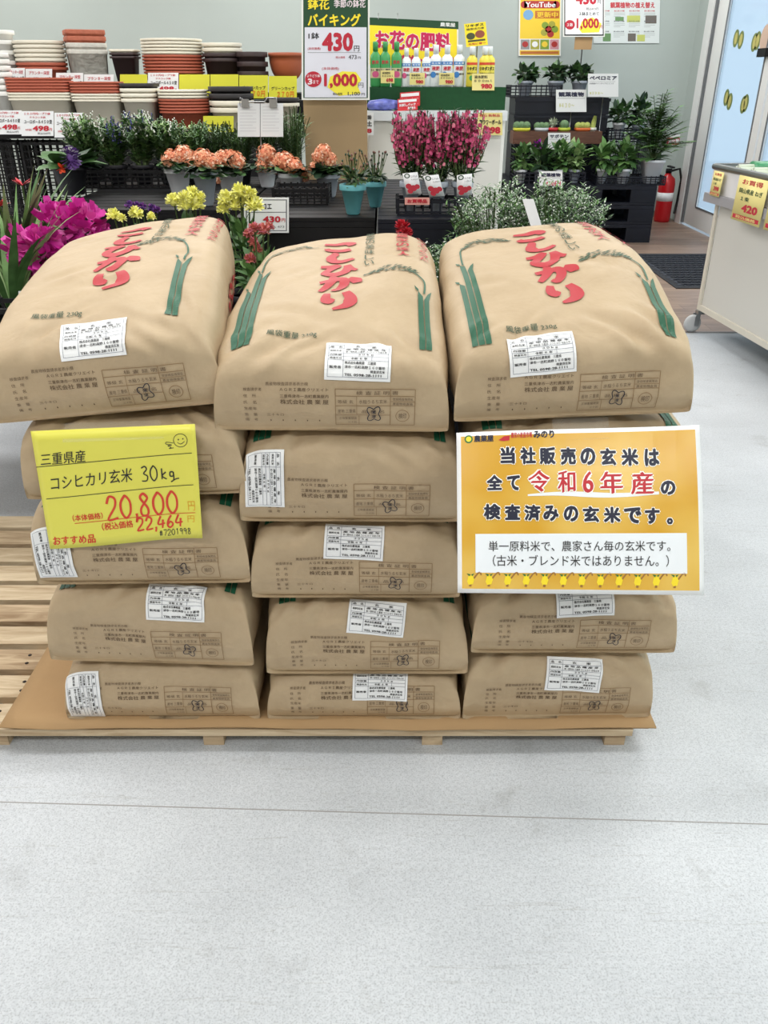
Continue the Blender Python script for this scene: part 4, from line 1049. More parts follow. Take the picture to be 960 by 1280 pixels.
# packets in front
RP = mat('red_packet', (206, 54, 62), .35)
for i, (x0, y0, x1, y1, Y) in enumerate(((497, 124, 522, 139, 4.2), (500, 116, 525, 134, 4.25))):
    F = Flat(); F.rect(.05, .08, .95, .3, 1); F.text('お試しパック', .08, .4, .9, .65, 1, .04); F.text('肥料', .5, .7, .9, .92, 1, .02)
    c0 = card('seed_packet', ['red packet lying front on the white table', 'red packet leaning behind another red one against green cloth'][i], 'packet', (x0, y0, x1, y1), Y, RP, F, [RP, PAPER], 'red packets on the white table', skew=-2, th=.012)
m = MB(); a = at(464, 139, 4.22); rnd = random.Random(3)
m.lathe([(1e-4, 0), (.07, .004), (.085, .02), (.07, .042), (1e-4, .05)], 16, ry=.6); bb = m.build('fertilizer_bag', mat('blue_film', (96, 104, 178), .25, .35, 40), None, (at(480, 139, 4.24).x, 4.25, tz)); tag(bb, 'crumpled blue plastic bag lying on the white table beside red packets', 'bag')
F = Flat(); F.text('軽石 新製品', .08, .05, .9, .18, 2, .02); F.text('フラワーボール', .08, .3, .95, .52, 1, .04); F.text('998', .3, .62, .92, .93, 2, .06)
card('price_card', 'yellow 998 price card on the front of the white table', 'price card', (597, 141, 628, 169), 4.155, PALEY, F, [PALEY, BLACK, SRED])
F = Flat(); F.text('一番', .3, .1, .9, .3, 1, .03); F.text('培土', .3, .36, .9, .6, 1, .05); F.text('98', .3, .7, .9, .9, 2, .05)
card('price_card', 'narrow white price card on the table edge beside the cardboard box', 'price card', (446, 141, 467, 169), 4.155, PAPER, F, [PAPER, BLACK, SRED])

# ------------------------------------------------------------------ plants
G1 = mat('leaf_green', (68, 104, 56), .5, .25, 30); G2 = mat('leaf_mid_green', (98, 136, 74), .5, .2, 30); G3 = mat('leaf_dark_green', (42, 66, 44), .5, .25, 30); G4 = mat('leaf_pale_green', (140, 168, 112), .55, .15, 30)
G5 = mat('leaf_grey_green', (122, 148, 116), .6, .2, 30); STEM = mat('stem_green', (84, 104, 58), .6)
ORA = mat('petal_orange', (238, 168, 128), .6, .12, 60); PEA = mat('petal_peach', (250, 212, 186), .6); PNK = mat('petal_pink', (206, 78, 126), .6, .2, 60); PK2 = mat('petal_light_pink', (222, 130, 150), .6); MAG = mat('petal_magenta', (196, 34, 148), .55, .18, 30); MG2 = mat('petal_bright_magenta', (222, 84, 176), .55)
YFL = mat('petal_yellow', (236, 234, 128), .6, .08, 40); YF2 = mat('petal_lemon', (246, 244, 176), .6); PUR = mat('petal_purple', (92, 58, 128), .6, .3, 60); WHF = mat('petal_white', (236, 238, 232), .6); BLU = mat('petal_blue', (78, 80, 140), .6); REDF = mat('petal_red', (196, 40, 56), .6, .15, 40)
WPOT = mat('pot_white', (222, 226, 232), .45); TEAL = mat('pot_teal', (104, 176, 186), .45); BPOT = mat('pot_black', (30, 30, 36), .5); GPOT = mat('pot_grey', (170, 178, 190), .5)
def sph(rn):
    z = rn.uniform(-1, 1); t = rn.uniform(0, 2 * PI); r = math.sqrt(1 - z * z); return Vector((r * math.cos(t), r * math.sin(t), z))
def flower_pot(o, r, h, mt, soil=True, ry=1, ex=2):
    pot_mesh(r, h, .2, min(.02, h * .2), .003, ry, ex, 0, 24).build('pot', mt, o)
    if soil:
        m = MB(); m.lathe([(1e-4, h * .86), (r * .82, h * .86)], 16, ry=ry, ex=ex); m.build('soil', SOIL, o)
def bush(m, c, rad, n, ll, lw, mis, rn, up=.4, droop=.4, inner=.35, seg=3, shape=(.3, 1, .75, .05)):
    for _ in range(n):
        d = sph(rn); k = rn.uniform(inner, 1) ** .6
        p = Vector((c[0] + d.x * rad[0] * k, c[1] + d.y * rad[1] * k, c[2] + d.z * rad[2] * k))
        dd = (d + Vector((rn.uniform(-.5, .5), rn.uniform(-.5, .5), up + rn.uniform(-.3, .3)))).normalized()
        m.leaf(p - dd * ll * .5, dd, ll * rn.uniform(.7, 1.25), lw * rn.uniform(.8, 1.2), rn.choice(mis), droop, seg, shape, rn.uniform(-.5, .5))
def florets(m, c, rad, n, s, mis, rn, top=-.2):
    k = 0
    while k < n:
        d = sph(rn)
        if d.z < top: continue
        k += 1
        p = Vector((c[0] + d.x * rad[0], c[1] + d.y * rad[1], c[2] + d.z * rad[2])) * 1
        p += d * rn.uniform(-.15, .1) * rad[2]
        a = d.cross(Vector((.3, .1, 1))).normalized(); b = d.cross(a)
        ph = rn.uniform(0, PI); mi = rn.choice(mis); ss = s * rn.uniform(.75, 1.2)
        vs = [p]; fs = []
        for q in range(4):
            t = ph + q * PI / 2
            for dt, rr in ((-.55, .8), (0, 1.05), (.55, .8)):
                vs.append(p + (math.cos(t + dt) * a + math.sin(t + dt) * b) * ss * rr + d * ss * .25)
            fs.append((0, 1 + 3 * q, 2 + 3 * q, 3 + 3 * q))
        m.add(vs, fs, mi)
def place(px, py, z):
    p = atz(px, py, z); return p

# orange kalanchoes
def kalanchoe(label, px0, px1, pyb, heads, potm, seed, Y=None, grp='orange kalanchoes in pots', hpx=None):
    rn = random.Random(seed); p = atz((px0 + px1) / 2, pyb, BZ)
    r = (px1 - px0) / 2 / FPX * p.y / ray(px0, pyb)[1]
    o = thing('potted_kalanchoe', label, 'potted plant', p, 0, grp); h = hpx or r * 1.7
    flower_pot(o, r, h, potm)
    m = MB()
    for k in range(22):
        t = rn.uniform(0, 2 * PI); d = Vector((math.cos(t), math.sin(t) - .2, rn.uniform(.3, 1.2)))
        m.leaf((d.x * r * .3, d.y * r * .3, h * .85), d, r * rn.uniform(1.1, 1.7), r * rn.uniform(.7, .95), rn.choice((0, 0, 1)), .7, 3, (.4, 1, .95, .3), rn.uniform(-.3, .3))
    bush(m, (0, -.01, h + r * .35), (r * 1.25, r * 1.1, r * .5), 34, r * .9, r * .75, (0, 0, 1), rn, .2, .6, .5, 3, (.4, 1, .95, .3))
    m.build('foliage', [G3, G1], o)
    for (hx, hy, hr) in heads:
        q = at(hx, hy, p.y + rn.uniform(-.03, .02)) - p; rr = hr / FPX * p.y / 1.07
        s = MB(); s.tube([(0, 0, h * .8), (q.x * .7, q.y, q.z * .7), q], .003, 5); s.build('stem', STEM, o)
        f = MB(); f.ball(q, rr * .75, 2, 8); florets(f, q, (rr * .95, rr * .95, rr * .9), 190, rr * .15, (0, 0, 0, 2, 1), rn, -.6); f.build('flower_head', [ORA, PEA, mat('petal_deep_orange', (226, 136, 100), .6)], o)
kalanchoe('orange kalanchoe in a white pot, leftmost of the orange row', 208, 242, 241, [(215, 200, 13), (229, 195, 13), (236, 203, 10), (217, 216, 8)], WPOT, 11)
kalanchoe('orange kalanchoe in a tall grey pot, second in the row', 243, 276, 257, [(253, 199, 13), (265, 203, 11)], GPOT, 12, hpx=.115)
kalanchoe('orange kalanchoe with a drooping low bloom, in a white pot beside the grey pot', 273, 308, 246, [(279, 199, 11), (293, 203, 14), (287, 196, 9), (278, 224, 9)], WPOT, 13)
kalanchoe('orange kalanchoe farther back in a small white pot, below the clipped papers', 321, 348, 234, [(333, 193, 12), (330, 208, 11), (342, 204, 9)], WPOT, 14)
kalanchoe('orange kalanchoe in a white pot just left of the cardboard box', 349, 382, 246, [(355, 203, 13), (366, 208, 12), (378, 216, 7), (381, 223, 6)], WPOT, 15)
kalanchoe('orange kalanchoe in a pale pot in front of the cardboard box', 394, 426, 246, [(404, 190, 10), (411, 200, 10), (392, 210, 7), (399, 196, 9)], GPOT, 16)
# black crate behind the near kalanchoes
crate('black_tray', 'low black tray on the bench below the white kalanchoe pots', at(345, 255, 3.2).x, at(412, 255, 3.2).x, 3.12, 3.3, BZ, BZ + .06, None, BLKP, 8, 3, 'tray')

# teal pots with budding plants
for i, (a, b, yb_, sd) in enumerate(((425, 458, 268, 21), (455, 483, 259, 22))):
    rn = random.Random(sd); p = atz((a + b) / 2, yb_, BZ); r = (b - a) / 2 / FPX * p.y / 1.055
    o = thing('potted_plant', ['budding kalanchoe in a teal pot, nearer of the two teal pots', 'budding kalanchoe in a teal pot, farther and partly hidden of the two'][i], 'potted plant', p, 0, 'budding plants in teal pots')
    flower_pot(o, r, r * 2.15, TEAL); m = MB(); bush(m, (0, 0, r * 2.6), (r * 1.2, r * 1.1, r * .7), 60, r * .7, r * .4, (0, 0, 1), rn, .2); m.build('foliage', [G3, G1], o)
    f = MB()
    for k in range(34):
        t = rn.uniform(0, 2 * PI); q = Vector((math.cos(t) * r * rn.uniform(.2, 1.5), math.sin(t) * r, r * rn.uniform(3.2, 4.6)))
        f.tube([(q.x * .5, q.y * .5, r * 2.6), q], .0011, 4, 0); f.ball(q, .0045, 1 + k % 2, 4)
    f.build('buds', [STEM, mat('bud_brown', (120, 82, 72), .6), G3], o)

# gloxinia in a black pot
rn = random.Random(31); p = atz(92, 243, BZ); o = thing('potted_gloxinia', 'potted gloxinia with large round leaves and one purple white flower on the left bench', 'potted plant', p)
flower_pot(o, .07, .11, BPOT); m = MB()
for k in range(20):
    t = rn.uniform(0, 2 * PI) ; d = Vector((math.cos(t), math.sin(t) * .8, rn.uniform(.15, .8)))
    m.leaf((d.x * .02, d.y * .02, .1), d, rn.uniform(.1, .15), rn.uniform(.07, .1), k % 3 == 0, .55, 4, (.3, .9, 1, .7, .1), rn.uniform(-.3, .3))
m.build('foliage', [G1, G3], o)
q = at(90, 197, p.y - .1) - p; f = MB(); f.ball(q, .022, 0, 8)
for ring, (rr, mi, L_) in enumerate(((.012, 0, .035), (.02, 0, .03), (.008, 0, .02))):
    for k in range(9):
        t = 2 * PI * k / 9 + ring; d = Vector((math.cos(t), -.5, math.sin(t))); f.leaf(q + d * rr * .5, d, L_ * 1.15, .03, 0, -.2, 3, (.5, 1, .9, .5), 0); f.leaf(q + d * (L_ * .85), d, L_ * .28, .024, 1, 0, 1, (.8, .6))
f.build('flower', [PUR, WHF], o)
q = at(77, 210, p.y - .11) - p; f = MB()
for k in range(7): t = 2 * PI * k / 7; f.leaf(q, (math.cos(t), -.6, math.sin(t)), .022, .018, 0, .1, 2, (.5, 1, .5))
f.build('flower', mat('petal_scarlet', (226, 84, 50), .5), o)

# salvias and green bedding plants in a black tray
tr = crate('plant_tray', 'long black mesh tray of salvias on the rear of the left bench', at(100, 238, 3.62).x, at(232, 238, 3.62).x, 3.62, 3.95, BZ, BZ + .075, None, BLKP, 16, 3, 'tray')
def spikes(name, label, x, Y, zb, zt, rad, n, mats, flw, seed, grp, cat='potted plant', pot=True, lw=.021):
    rn = random.Random(seed); o = thing(name, label, cat, (x, Y, zb), 0, grp)
    if pot: flower_pot(o, .05, .075, BPOT)
    H = zt - zb; m = MB(); f = MB()
    for k in range(n):
        t = rn.uniform(0, 2 * PI); r_ = rad * math.sqrt(rn.uniform(0, 1)); hh = H * rn.uniform(.72, 1)
        b_ = Vector((math.cos(t) * .02, math.sin(t) * .02, .06)); e = Vector((math.cos(t) * r_, math.sin(t) * r_, hh))
        m.tube([b_, b_.lerp(e, .5) + Vector((0, 0, .02)), e], .0016, 4, 0)
        for q in range(15):
            z = rn.uniform(.12, .86); pp = b_.lerp(e, z); an = rn.uniform(0, 2 * PI); m.leaf(pp, (math.cos(an), math.sin(an), .6), rn.uniform(.03, .055), lw, 1 + rn.randrange(len(mats) - 1), .5, 2, (.3, 1, .1))
        if flw:
            for q in range(11):
                z = 1 - q * .028; pp = b_.lerp(e, z) + Vector((rn.uniform(-.006, .006), rn.uniform(-.006, .006), 0)); f.ball(pp, .0048 * (1.1 - .04 * (11 - q)), (k % len(flw)), 4)
    m.build('foliage', mats, o)
    if flw: f.build('flower_spikes', flw, o)
zt = at(0, 140, 3.78).z
for i, px in enumerate((112, 145, 178, 210, 238)):
    spikes('potted_salvia', f'{["white", "blue white", "violet white", "white", "pale"][i]} spiked salvia, {["leftmost", "second from left", "middle one", "second from right", "rightmost"][i]} in the long black tray', at(px, 200, 3.78).x, 3.77, BZ + .007, zt - (.0, .01, -.01, .015, .03)[i],   .09, 46, [STEM, G2, G4, G5, G2], [[G5, WHF, G4], [WHF, BLU, G5], [BLU, G5, WHF], [G5, G4, WHF], [G4, G5]][i], 40 + i, 'salvias in the long black tray')
for i, (px, t_) in enumerate(((270, 150), (302, 150), (334, 146), (366, 132))):
    spikes('potted_herb', f'feathery green bedding plant, {["just right of the salvias", "behind the clipped papers at left", "behind the clipped papers at right", "beside the cardboard box"][i]}', at(px, 200, 3.85).x, 3.84, BZ, at(0, t_, 3.85).z, .085, 60, [STEM, G2, G5, G1], None, 50 + i, 'feathery green bedding plants', lw=.006)

# angelonias
carr = crate('pot_carrier', 'black plastic carrier gripping the three white angelonia pots', at(496, 268, 2.9).x, at(592, 268, 2.9).x, 2.86, 2.99, BZ, BZ + .055, None, NAVYP, 9, 1, 'pot carrier')
TAGW = mat('tag_white', (232, 232, 236), .4); TAGR = mat('tag_red', (190, 54, 70), .4)
for i, (a, b, ty, tx, sk) in enumerate(((498, 528, 215, 503, 5), (530, 561, 218, 529, 8), (562, 591, 217, 571, 0))):
    rn = random.Random(60 + i); pc = (a + b) / 2; x = at(pc, 262, 2.93).x; r = (b - a) / 2 / FPX * 2.93 / 1.055 * .93
    o = thing('potted_angelonia', f'tall pink angelonia in a white pot, {wd3[i]} of three', 'potted plant', (x, 2.925, BZ + .007), 0, 'pink angelonias in the carrier')
    flower_pot(o, r, .095, GPOT)
    m = MB(); f = MB(); ztop = at(0, 136, 2.93).z - BZ
    for k in range(44):
        t = rn.uniform(0, 2 * PI); r_ = .085 * math.sqrt(rn.uniform(0, 1)); H = ztop * rn.uniform(.74, 1.0)
        b_ = Vector((math.cos(t) * .015, math.sin(t) * .015, .085)); e = Vector((math.cos(t) * r_ * 1.05, math.sin(t) * r_, H)); mid = b_.lerp(e, .5) + Vector((math.cos(t) * .012, 0, 0))
        m.tube([b_, mid, e], [.002, .0018, .0008], 4, 0)
        for q in range(16):
            z = rn.uniform(.1, .97); pp = b_.lerp(e, z); an = rn.uniform(0, 2 * PI); m.leaf(pp, (math.cos(an), math.sin(an), .5), rn.uniform(.015, .035), .007, 1 + rn.randrange(2), .4, 2, (.3, 1, .1))
        for q in range(30):
            z = rn.uniform(.36, .95); pp = b_.lerp(e, z); an = rn.uniform(0, 2 * PI); d = Vector((math.cos(an), math.sin(an), .1)); c_ = pp + d * .008
            s_ = d.cross(Vector((0, 0, 1))); u_ = Vector((0, 0, 1)); w_ = .0052 * rn.uniform(.7, 1.2)
            f.add([c_, c_ + s_ * w_ + u_ * w_ * .5, c_ + u_ * w_ * 1.2, c_ - s_ * w_ + u_ * w_ * .5, c_ - s_ * w_ * .8 - u_ * w_, c_ + s_ * w_ * .8 - u_ * w_], [(0, 1, 2), (0, 2, 3), (0, 3, 4), (0, 4, 5), (0, 5, 1)], rn.choice((0, 0, 0, 1, 2)))
    bush(m, (0, 0, .16), (.06, .055, .07), 130, .05, .01, (1, 2), rn, .6, .4)
    m.build('foliage', [STEM, G3, G1], o); f.build('flower_spikes', [PNK, PK2, mat('petal_deep_pink', (160, 50, 92), .6)], o)
    # plant tag
    F = Flat(); F.disc(.27, .13, .19, 1, 1, .6); F.disc(.27, .13, .12, 2, 2, .6); F.text('エンジェル', .5, .12, .92, .22, 4, .02); F.text('アンゲロニア', .5, .28, .95, .36, 4, .02)
    for (u, v, rr) in ((.25, .62, .2), (.55, .72, .22), (.8, .66, .17), (.3, .85, .18)): F.disc(u, v, rr, 3, 2, .65); 
    TL, TR, BL, BR = at(tx, ty + 2, 2.845), at(tx + 19, ty, 2.845), at(tx + sk, ty + 28, 2.85), at(tx + 19 + sk, ty + 27, 2.85)
    base_ = o.matrix_basis.translation
    fnq, _ = quadmap(TL - base_, TR - base_, BR - base_, BL - base_)
    mt_ = MB(); sheet(mt_, fnq, .001, 1, 1); tgo = mt_.build('plant_tag', TAGW, o); F.mesh(fnq, .0005).build('tag_picture', [TAGW, DGREEN, PAPER, TAGR, BLACK], tgo)
F = Flat(); F.text('お買得品', .1, .2, .9, .75, 1, .04)
pb = card('price_tag', 'pink price strip tied over the left angelonia pot', 'price card', (506, 247, 537, 256), 2.85, mat('strip_pink', (222, 160, 150), .5), F, [PAPER, SRED], skew=0, stake=None)

# frothy white euphorbia
def euph(label, px, py, Y, rad, n, seed):
    rn = random.Random(seed); c = at(px, py, Y); o = thing('potted_euphorbia', label, 'potted plant', (c.x, Y, LZ), 0, 'frothy white euphorbias')
    flower_pot(o, .075, .13, BPOT); cz = c.z - LZ
    m = MB(); f = MB()
    for k in range(60):
        d = sph(rn); d.z = abs(d.z) * .9; e = Vector((d.x * rad[0], d.y * rad[1], cz + d.z * rad[2])); m.tube([(0, 0, .12), (e.x * .5, e.y * .5, cz * .75), e], .0013, 4, 0)
    for k in range(n):
        d = sph(rn); kk = rn.uniform(.3, 1) ** .5 * (1 + .45 * noise.noise(Vector((d.x * 2.2 + seed, d.y * 2.2, d.z * 2.2)))); p = Vector((d.x * rad[0] * kk, d.y * rad[1] * kk, cz + d.z * rad[2] * kk)); an = rn.uniform(0, 2 * PI)
        m.leaf(p, (math.cos(an), math.sin(an), rn.uniform(-.2, 1)), rn.uniform(.014, .03), .0055, 1 + rn.randrange(3), .3, 2, (.3, 1, .1))
        if k % 3 == 0:
            q = p + Vector((0, -.004, .006)); w_ = rn.uniform(.0016, .0031)
            f.add([q + Vector((w_, 0, 0)), q + Vector((0, 0, w_)), q - Vector((w_, 0, 0)), q - Vector((0, 0, w_)), q + Vector((0, -w_, 0))], [(0, 1, 4), (1, 2, 4), (2, 3, 4), (3, 0, 4)], 0)
    m.build('foliage', [STEM, G2, G5, G1], o); f.build('flowers', WHF, o)
euph('white euphorbia mound, left of the white stake label', 620, 276, 2.62, (.14, .12, .1), 2600, 71)
euph('white euphorbia mound, right of the white stake label', 694, 274, 2.62, (.15, .12, .105), 2600, 72)
euph('white euphorbia seen in the gap between the middle and right top bags', 556, 350, 2.45, (.1, .1, .12), 1400, 73)
F = Flat(); F.text('ユーフォルビア', .3, .1, .7, .9, 1, .02)
card('stake_label', 'white plastic stake label standing in the white euphorbia', 'plant label', (653, 249, 667, 288), 2.47, TAGW, None, None, dx=12, stake=LZ, stake_mat=WHITE)

# magenta cyclamen, red lilies, mums, begonia, red rose
rn = random.Random(81); c = at(72, 305, 2.6); o = thing('potted_cyclamen', 'magenta flowered azalea in a pot at the left edge beside the left rice bag', 'potted plant', (c.x, 2.6, LZ))
flower_pot(o, .08, .13, BPOT); cz = c.z - LZ
m = MB(); bush(m, (0, 0, cz - .08), (.12, .1, .07), 110, .06, .04, (0, 1, 1), rn, .1); m.build('foliage', [G2, G1], o)
for j, (dx, dy, dz, R_) in enumerate(((-.06, -.06, -.015, .065), (.055, -.03, .03, .07), (0, .03, .045, .06), (.09, .02, .055, .05), (-.02, -.07, .0, .05))):
    f = MB()
    for k in range(95):
        d = sph(rn); 
        p = Vector((dx, dy, cz + dz)) + d * R_ * rn.uniform(.6, 1); f.leaf(p, d + Vector((0, 0, .3)) + sph(rn) * .5, rn.uniform(.025, .038), rn.uniform(.022, .032), 1 if rn.random() < (.45 if j in (0, 4) else .15) else 0, -.2, 2, (.4, 1, .75), rn.uniform(-1, 1))
    f.build('flower_head', [MAG, MG2], o)
F = Flat(); F.frame(.05, .06, .97, .95, .03, 1, 1); F.text('シクラメン', .15, .2, .9, .5, 1, .02)
card('price_card', 'white bordered price card half hidden behind the left rice bag', 'price card', (23, 364, 62, 398), 2.44, PAPER, F, [PAPER, RED], stake=LZ, stake_mat=WHITE, skew=-1)
def lily(label, px, Y, top, seed, red, n=26):
    rn = random.Random(seed); c = at(px, 300, Y); o = thing('potted_guzmania', label, 'potted plant', (c.x, Y, LZ), 0, 'strap leaved plants with red flowers'); flower_pot(o, .075, .13, BPOT)
    H = at(0, top, Y).z - LZ; m = MB()
    for k in range(n):
        t = rn.uniform(0, 2 * PI); d = Vector((math.cos(t) * .45, math.sin(t) * .45, 1)); m.leaf((math.cos(t) * .02, math.sin(t) * .02, .11), d, (H - .1) * rn.uniform(.7, 1.12), rn.uniform(.018, .032), rn.choice((0, 1, 2)), rn.uniform(.25, .9), 7, (.5, .8, 1, 1, .9, .6, .3, .02), rn.uniform(-.4, .4))
    m.build('foliage', [G2, G1, G4], o)
    for k, (dx, dz) in enumerate(red):
        f = MB(); q = Vector((dx, -.04, dz)); f.tube([(0, 0, .12), (dx * .7, -.02, dz * .6), q], .003, 5, 1)
        for j in range(9): t = rn.uniform(0, 2 * PI); f.leaf(q, (math.cos(t), math.sin(t), rn.uniform(.2, 1)), .035, .016, 0, .2, 2, (.4, 1, .1))
        f.build('flower', [REDF, STEM], o)
lily('strap leaved plant with red blooms at the left picture edge', 8, 2.75, 190, 91, ((.02, .38), (.06, .30), (-.06, .36)))
lily('strap leaved plant with one red bloom behind the magenta azalea', 34, 2.85, 225, 92, ((.035, .43), (.085, .24)), 14)
lily('lower strap leaved plant in front at the left picture edge', -4, 2.5, 230, 93, (), 18)
crate('black_tray', 'black open tray at the left picture edge in front of the strap leaved plants', -1.5, at(22, 400, 2.3).x, 2.27, 2.4, LZ, LZ + .17, None, BLKP, 6, 2, 'tray')
def mum(label, Y, heads, seed, mats, grp='chrysanthemums in the low bench'):
    rn = random.Random(seed); cx = sum(h[0] for h in heads) / len(heads); cy = sum(h[1] for h in heads) / len(heads); c = at(cx, cy, Y)
    o = thing('potted_chrysanthemum', label, 'potted plant', (c.x, Y, LZ), 0, grp); flower_pot(o, .07, .12, BPOT); cz = c.z - LZ
    m = MB(); bush(m, (0, .01, cz * .62), (.07, .06, cz * .3), 90, .05, .025, (0, 1), rn, .4); m.build('foliage', [G1, G2], o)
    for (hx, hy, hr) in heads:
        q = at(hx, hy, Y + rn.uniform(-.03, .03)) - c; q.z += cz; rr = hr / FPX * Y / 1.04
        s = MB(); s.tube([(0, 0, .1), (q.x * .6, q.y * .6, q.z * .6), q], .0025, 5); s.build('stem', STEM, o)
        f = MB(); f.ball(q, rr * .55, 0, 8)
        for k in range(130):
            d = sph(rn)
            if d.z < -.5: continue
            f.leaf(q + d * rr * .35, d + sph(rn) * .35, rr * rn.uniform(.6, .8), rr * .3, 1 if rn.random() < .3 else 0, -.3, 2, (.6, 1, .5), rn.uniform(-1, 1))
        f.build('flower_head', mats, o)
mum('yellow chrysanthemum with round heads behind the left rice bag, in front of the grey pot', 2.68, [(217, 252, 10), (231, 247, 9), (240, 243, 10), (244, 255, 12), (232, 257, 10), (250, 246, 7)], 101, [YFL, YF2])
mum('pale yellow chrysanthemum cluster between the left and middle rice bags', 2.68, [(283, 249, 11), (300, 240, 11), (294, 257, 11), (312, 242, 9), (318, 257, 12), (279, 262, 8), (303, 252, 9)], 102, [YFL, YF2])
mum('small yellow chrysanthemum peeking over the left rice bag', 2.6, [(142, 269, 9), (152, 273, 6), (170, 267, 9), (189, 271, 6)], 103, [YFL, YF2])
mum('purple daisy flowers just behind the small yellow chrysanthemum', 2.8, [(162, 257, 6), (170, 258, 6), (178, 259, 6), (190, 261, 6), (196, 263, 5)], 104, [PUR, mat('petal_violet', (150, 76, 160), .6)])
mum('pink and orange begonia between the left and middle top bags', 2.5, [(318, 286, 8), (329, 288, 9), (336, 284, 7), (311, 293, 7), (322, 312, 7), (317, 303, 7), (313, 324, 8)], 105, [mat('petal_salmon', (196, 112, 100), .6), mat('petal_rose', (206, 120, 140), .6)])
mum('dark red flower peeking out behind the right edge of the middle top bag', 2.5, [(503, 284, 10), (509, 291, 7)], 106, [mat('petal_crimson', (170, 24, 40), .5), REDF])
F = Flat(); F.frame(.04, .05, .96, .95, .025, 2, 1, 1.0); F.text('カランコエ', -.0 + .06, .15, .62, .33, 1, .03); F.rect(.06, .4, .94, .42, 2); F.text('430', .42, .52, .82, .7, 3, .04); F.text('円', .84, .58, .92, .69, 3, .02); F.text('税込 473', .5, .78, .9, .86, 2, .01)
card('price_card', 'white handwritten 430 yen card between the yellow flowers and middle bag', 'price card', (305, 247, 361, 291), 2.8, PAPER, F, [PAPER, BLACK, GREY, RED], dx=0)
# foliage glimpsed between the bags
rn = random.Random(120); c = at(552, 340, 2.72)

# ------------------------------------------------------------------ right rear rack
def pallet_plastic(label, x0, x1, y0, y1, z0, z1, grp):
    o = thing('plastic_pallet', label, 'pallet', ((x0 + x1) / 2, (y0 + y1) / 2, z0), 0, grp); hx, hy, h = (x1 - x0) / 2, (y1 - y0) / 2, z1 - z0
    m = MB(); m.bbox((-hx, -hy, h - .03), (hx, hy, h)); m.build('deck', NAVYP, o); m = MB(); m.bbox((-hx, -hy, 0), (hx, hy, .02)); m.build('base', NAVYP, o)
    for sx in (-1, 0, 1):
        for sy in (-1, 0, 1):
            m = MB(); wdt = .22 if sx else .3; m.box((sx * (hx - wdt / 2), sy * (hy - .08), h / 2 - .005), (wdt, .16, h - .052)); m.build('block', NAVYP, o)
GP = 'navy black plastic pallets in the right rear pile'
for k in range(3): pallet_plastic(['bottom', 'middle', 'top'][k] + ' navy black plastic pallet of the right rear pile', 1.12, 2.36, 7.54, 8.64, .158 * k, .158 * k + .156, GP)
PZ3 = .158 * 2 + .156
def trayat(label, x0, x1, y0, y1, z0, h, grp='black pot trays on the right rear rack', nx=10): return crate('pot_tray', label, x0, x1, y0, y1, z0, z0 + h, grp, NAVYP, nx, 3, 'tray')
def X(px, py, Y): return at(px, py, Y).x
def leafy(name, label, px, Y, z, r, h, potm, mats, seed, rad, n, ll, lw, grp=None, up=.4, droop=.5, lift=None, ex=2, cat='potted plant'):
    rn = random.Random(seed); o = thing(name, label, cat, (X(px, 180, Y), Y, z), 0, grp); flower_pot(o, r, h, potm, ex=ex)
    m = MB(); cz = h + rad[2] * (.75 if lift is None else lift)
    for k in range(7):
        d = sph(rn); m.tube([(0, 0, h * .8), (d.x * rad[0] * .6, d.y * rad[1] * .6, cz + abs(d.z) * rad[2] * .5)], .003, 4, 0)
    bush(m, (0, 0, cz), rad, n, ll, lw, range(1, len(mats) + 1), rn, up, droop); m.build('foliage', [STEM] + mats, o)
    return o
# top: mesh crates carrying a tray of three dark plants
crz = PZ3
cz_ = [(PZ3, .85), (.855, 1.0), (1.003, 1.135)]
for k, (z0, z1) in enumerate(cz_):
    o = thing('stacking_crate', ['lowest black stacking crate behind the cactus box', 'middle black stacking crate behind the cactus box', 'top black stacking crate under the three dark plants'][k], 'crate', (X(696, 150, 8.35), 8.35, z0), 0, 'black stacking crates on the right rear pile')
    hx = .42; h = z1 - z0
    m = MB(); m.bbox((-hx, -.2, 0), (hx, .2, .01)); m.build('base', NAVYP, o)
    for a, b in (((-hx, -.2), (hx, -.185)), ((-hx, .185), (hx, .2)), ((-hx, -.184), (-hx + .015, .184)), ((hx - .015, -.184), (hx, .184))):
        m = MB(); m.bbox((*a, .011), (*b, h)); m.build('side_wall', NAVYP, o)
    m = MB(); m.bbox((-hx - .008, -.21, h - .025), (hx + .008, -.2, h)); m.build('rim', NAVYP, o)
ZT = 1.135
m = MB(); m.bbox((-.41, -.19, 0), (.41, .19, .006)); tag(m.build('crate_board', NAVYP, None, (X(696, 150, 8.35), 8.35, ZT)), 'flat black board closing the top stacking crate', 'board'); ZT += .006
trayat('navy mesh tray holding the three dark plants at the top of the rack', X(636, 115, 8.3), X(700, 115, 8.3), 8.2, 8.5, ZT, .1)
for i, (px, yt) in enumerate(((651, 82), (688, 80), (717, 82))):
    leafy('potted_peperomia', f'dark glossy plant in a pale pot on the top rack, {wd3[i]} of three', px, 8.33, ZT + .007, .075, .125, GPOT, [G3, G3, G1], 130 + i, (.13, .1, .085), 90, .075, .055, 'dark plants on the top of the rack', .3, .6)
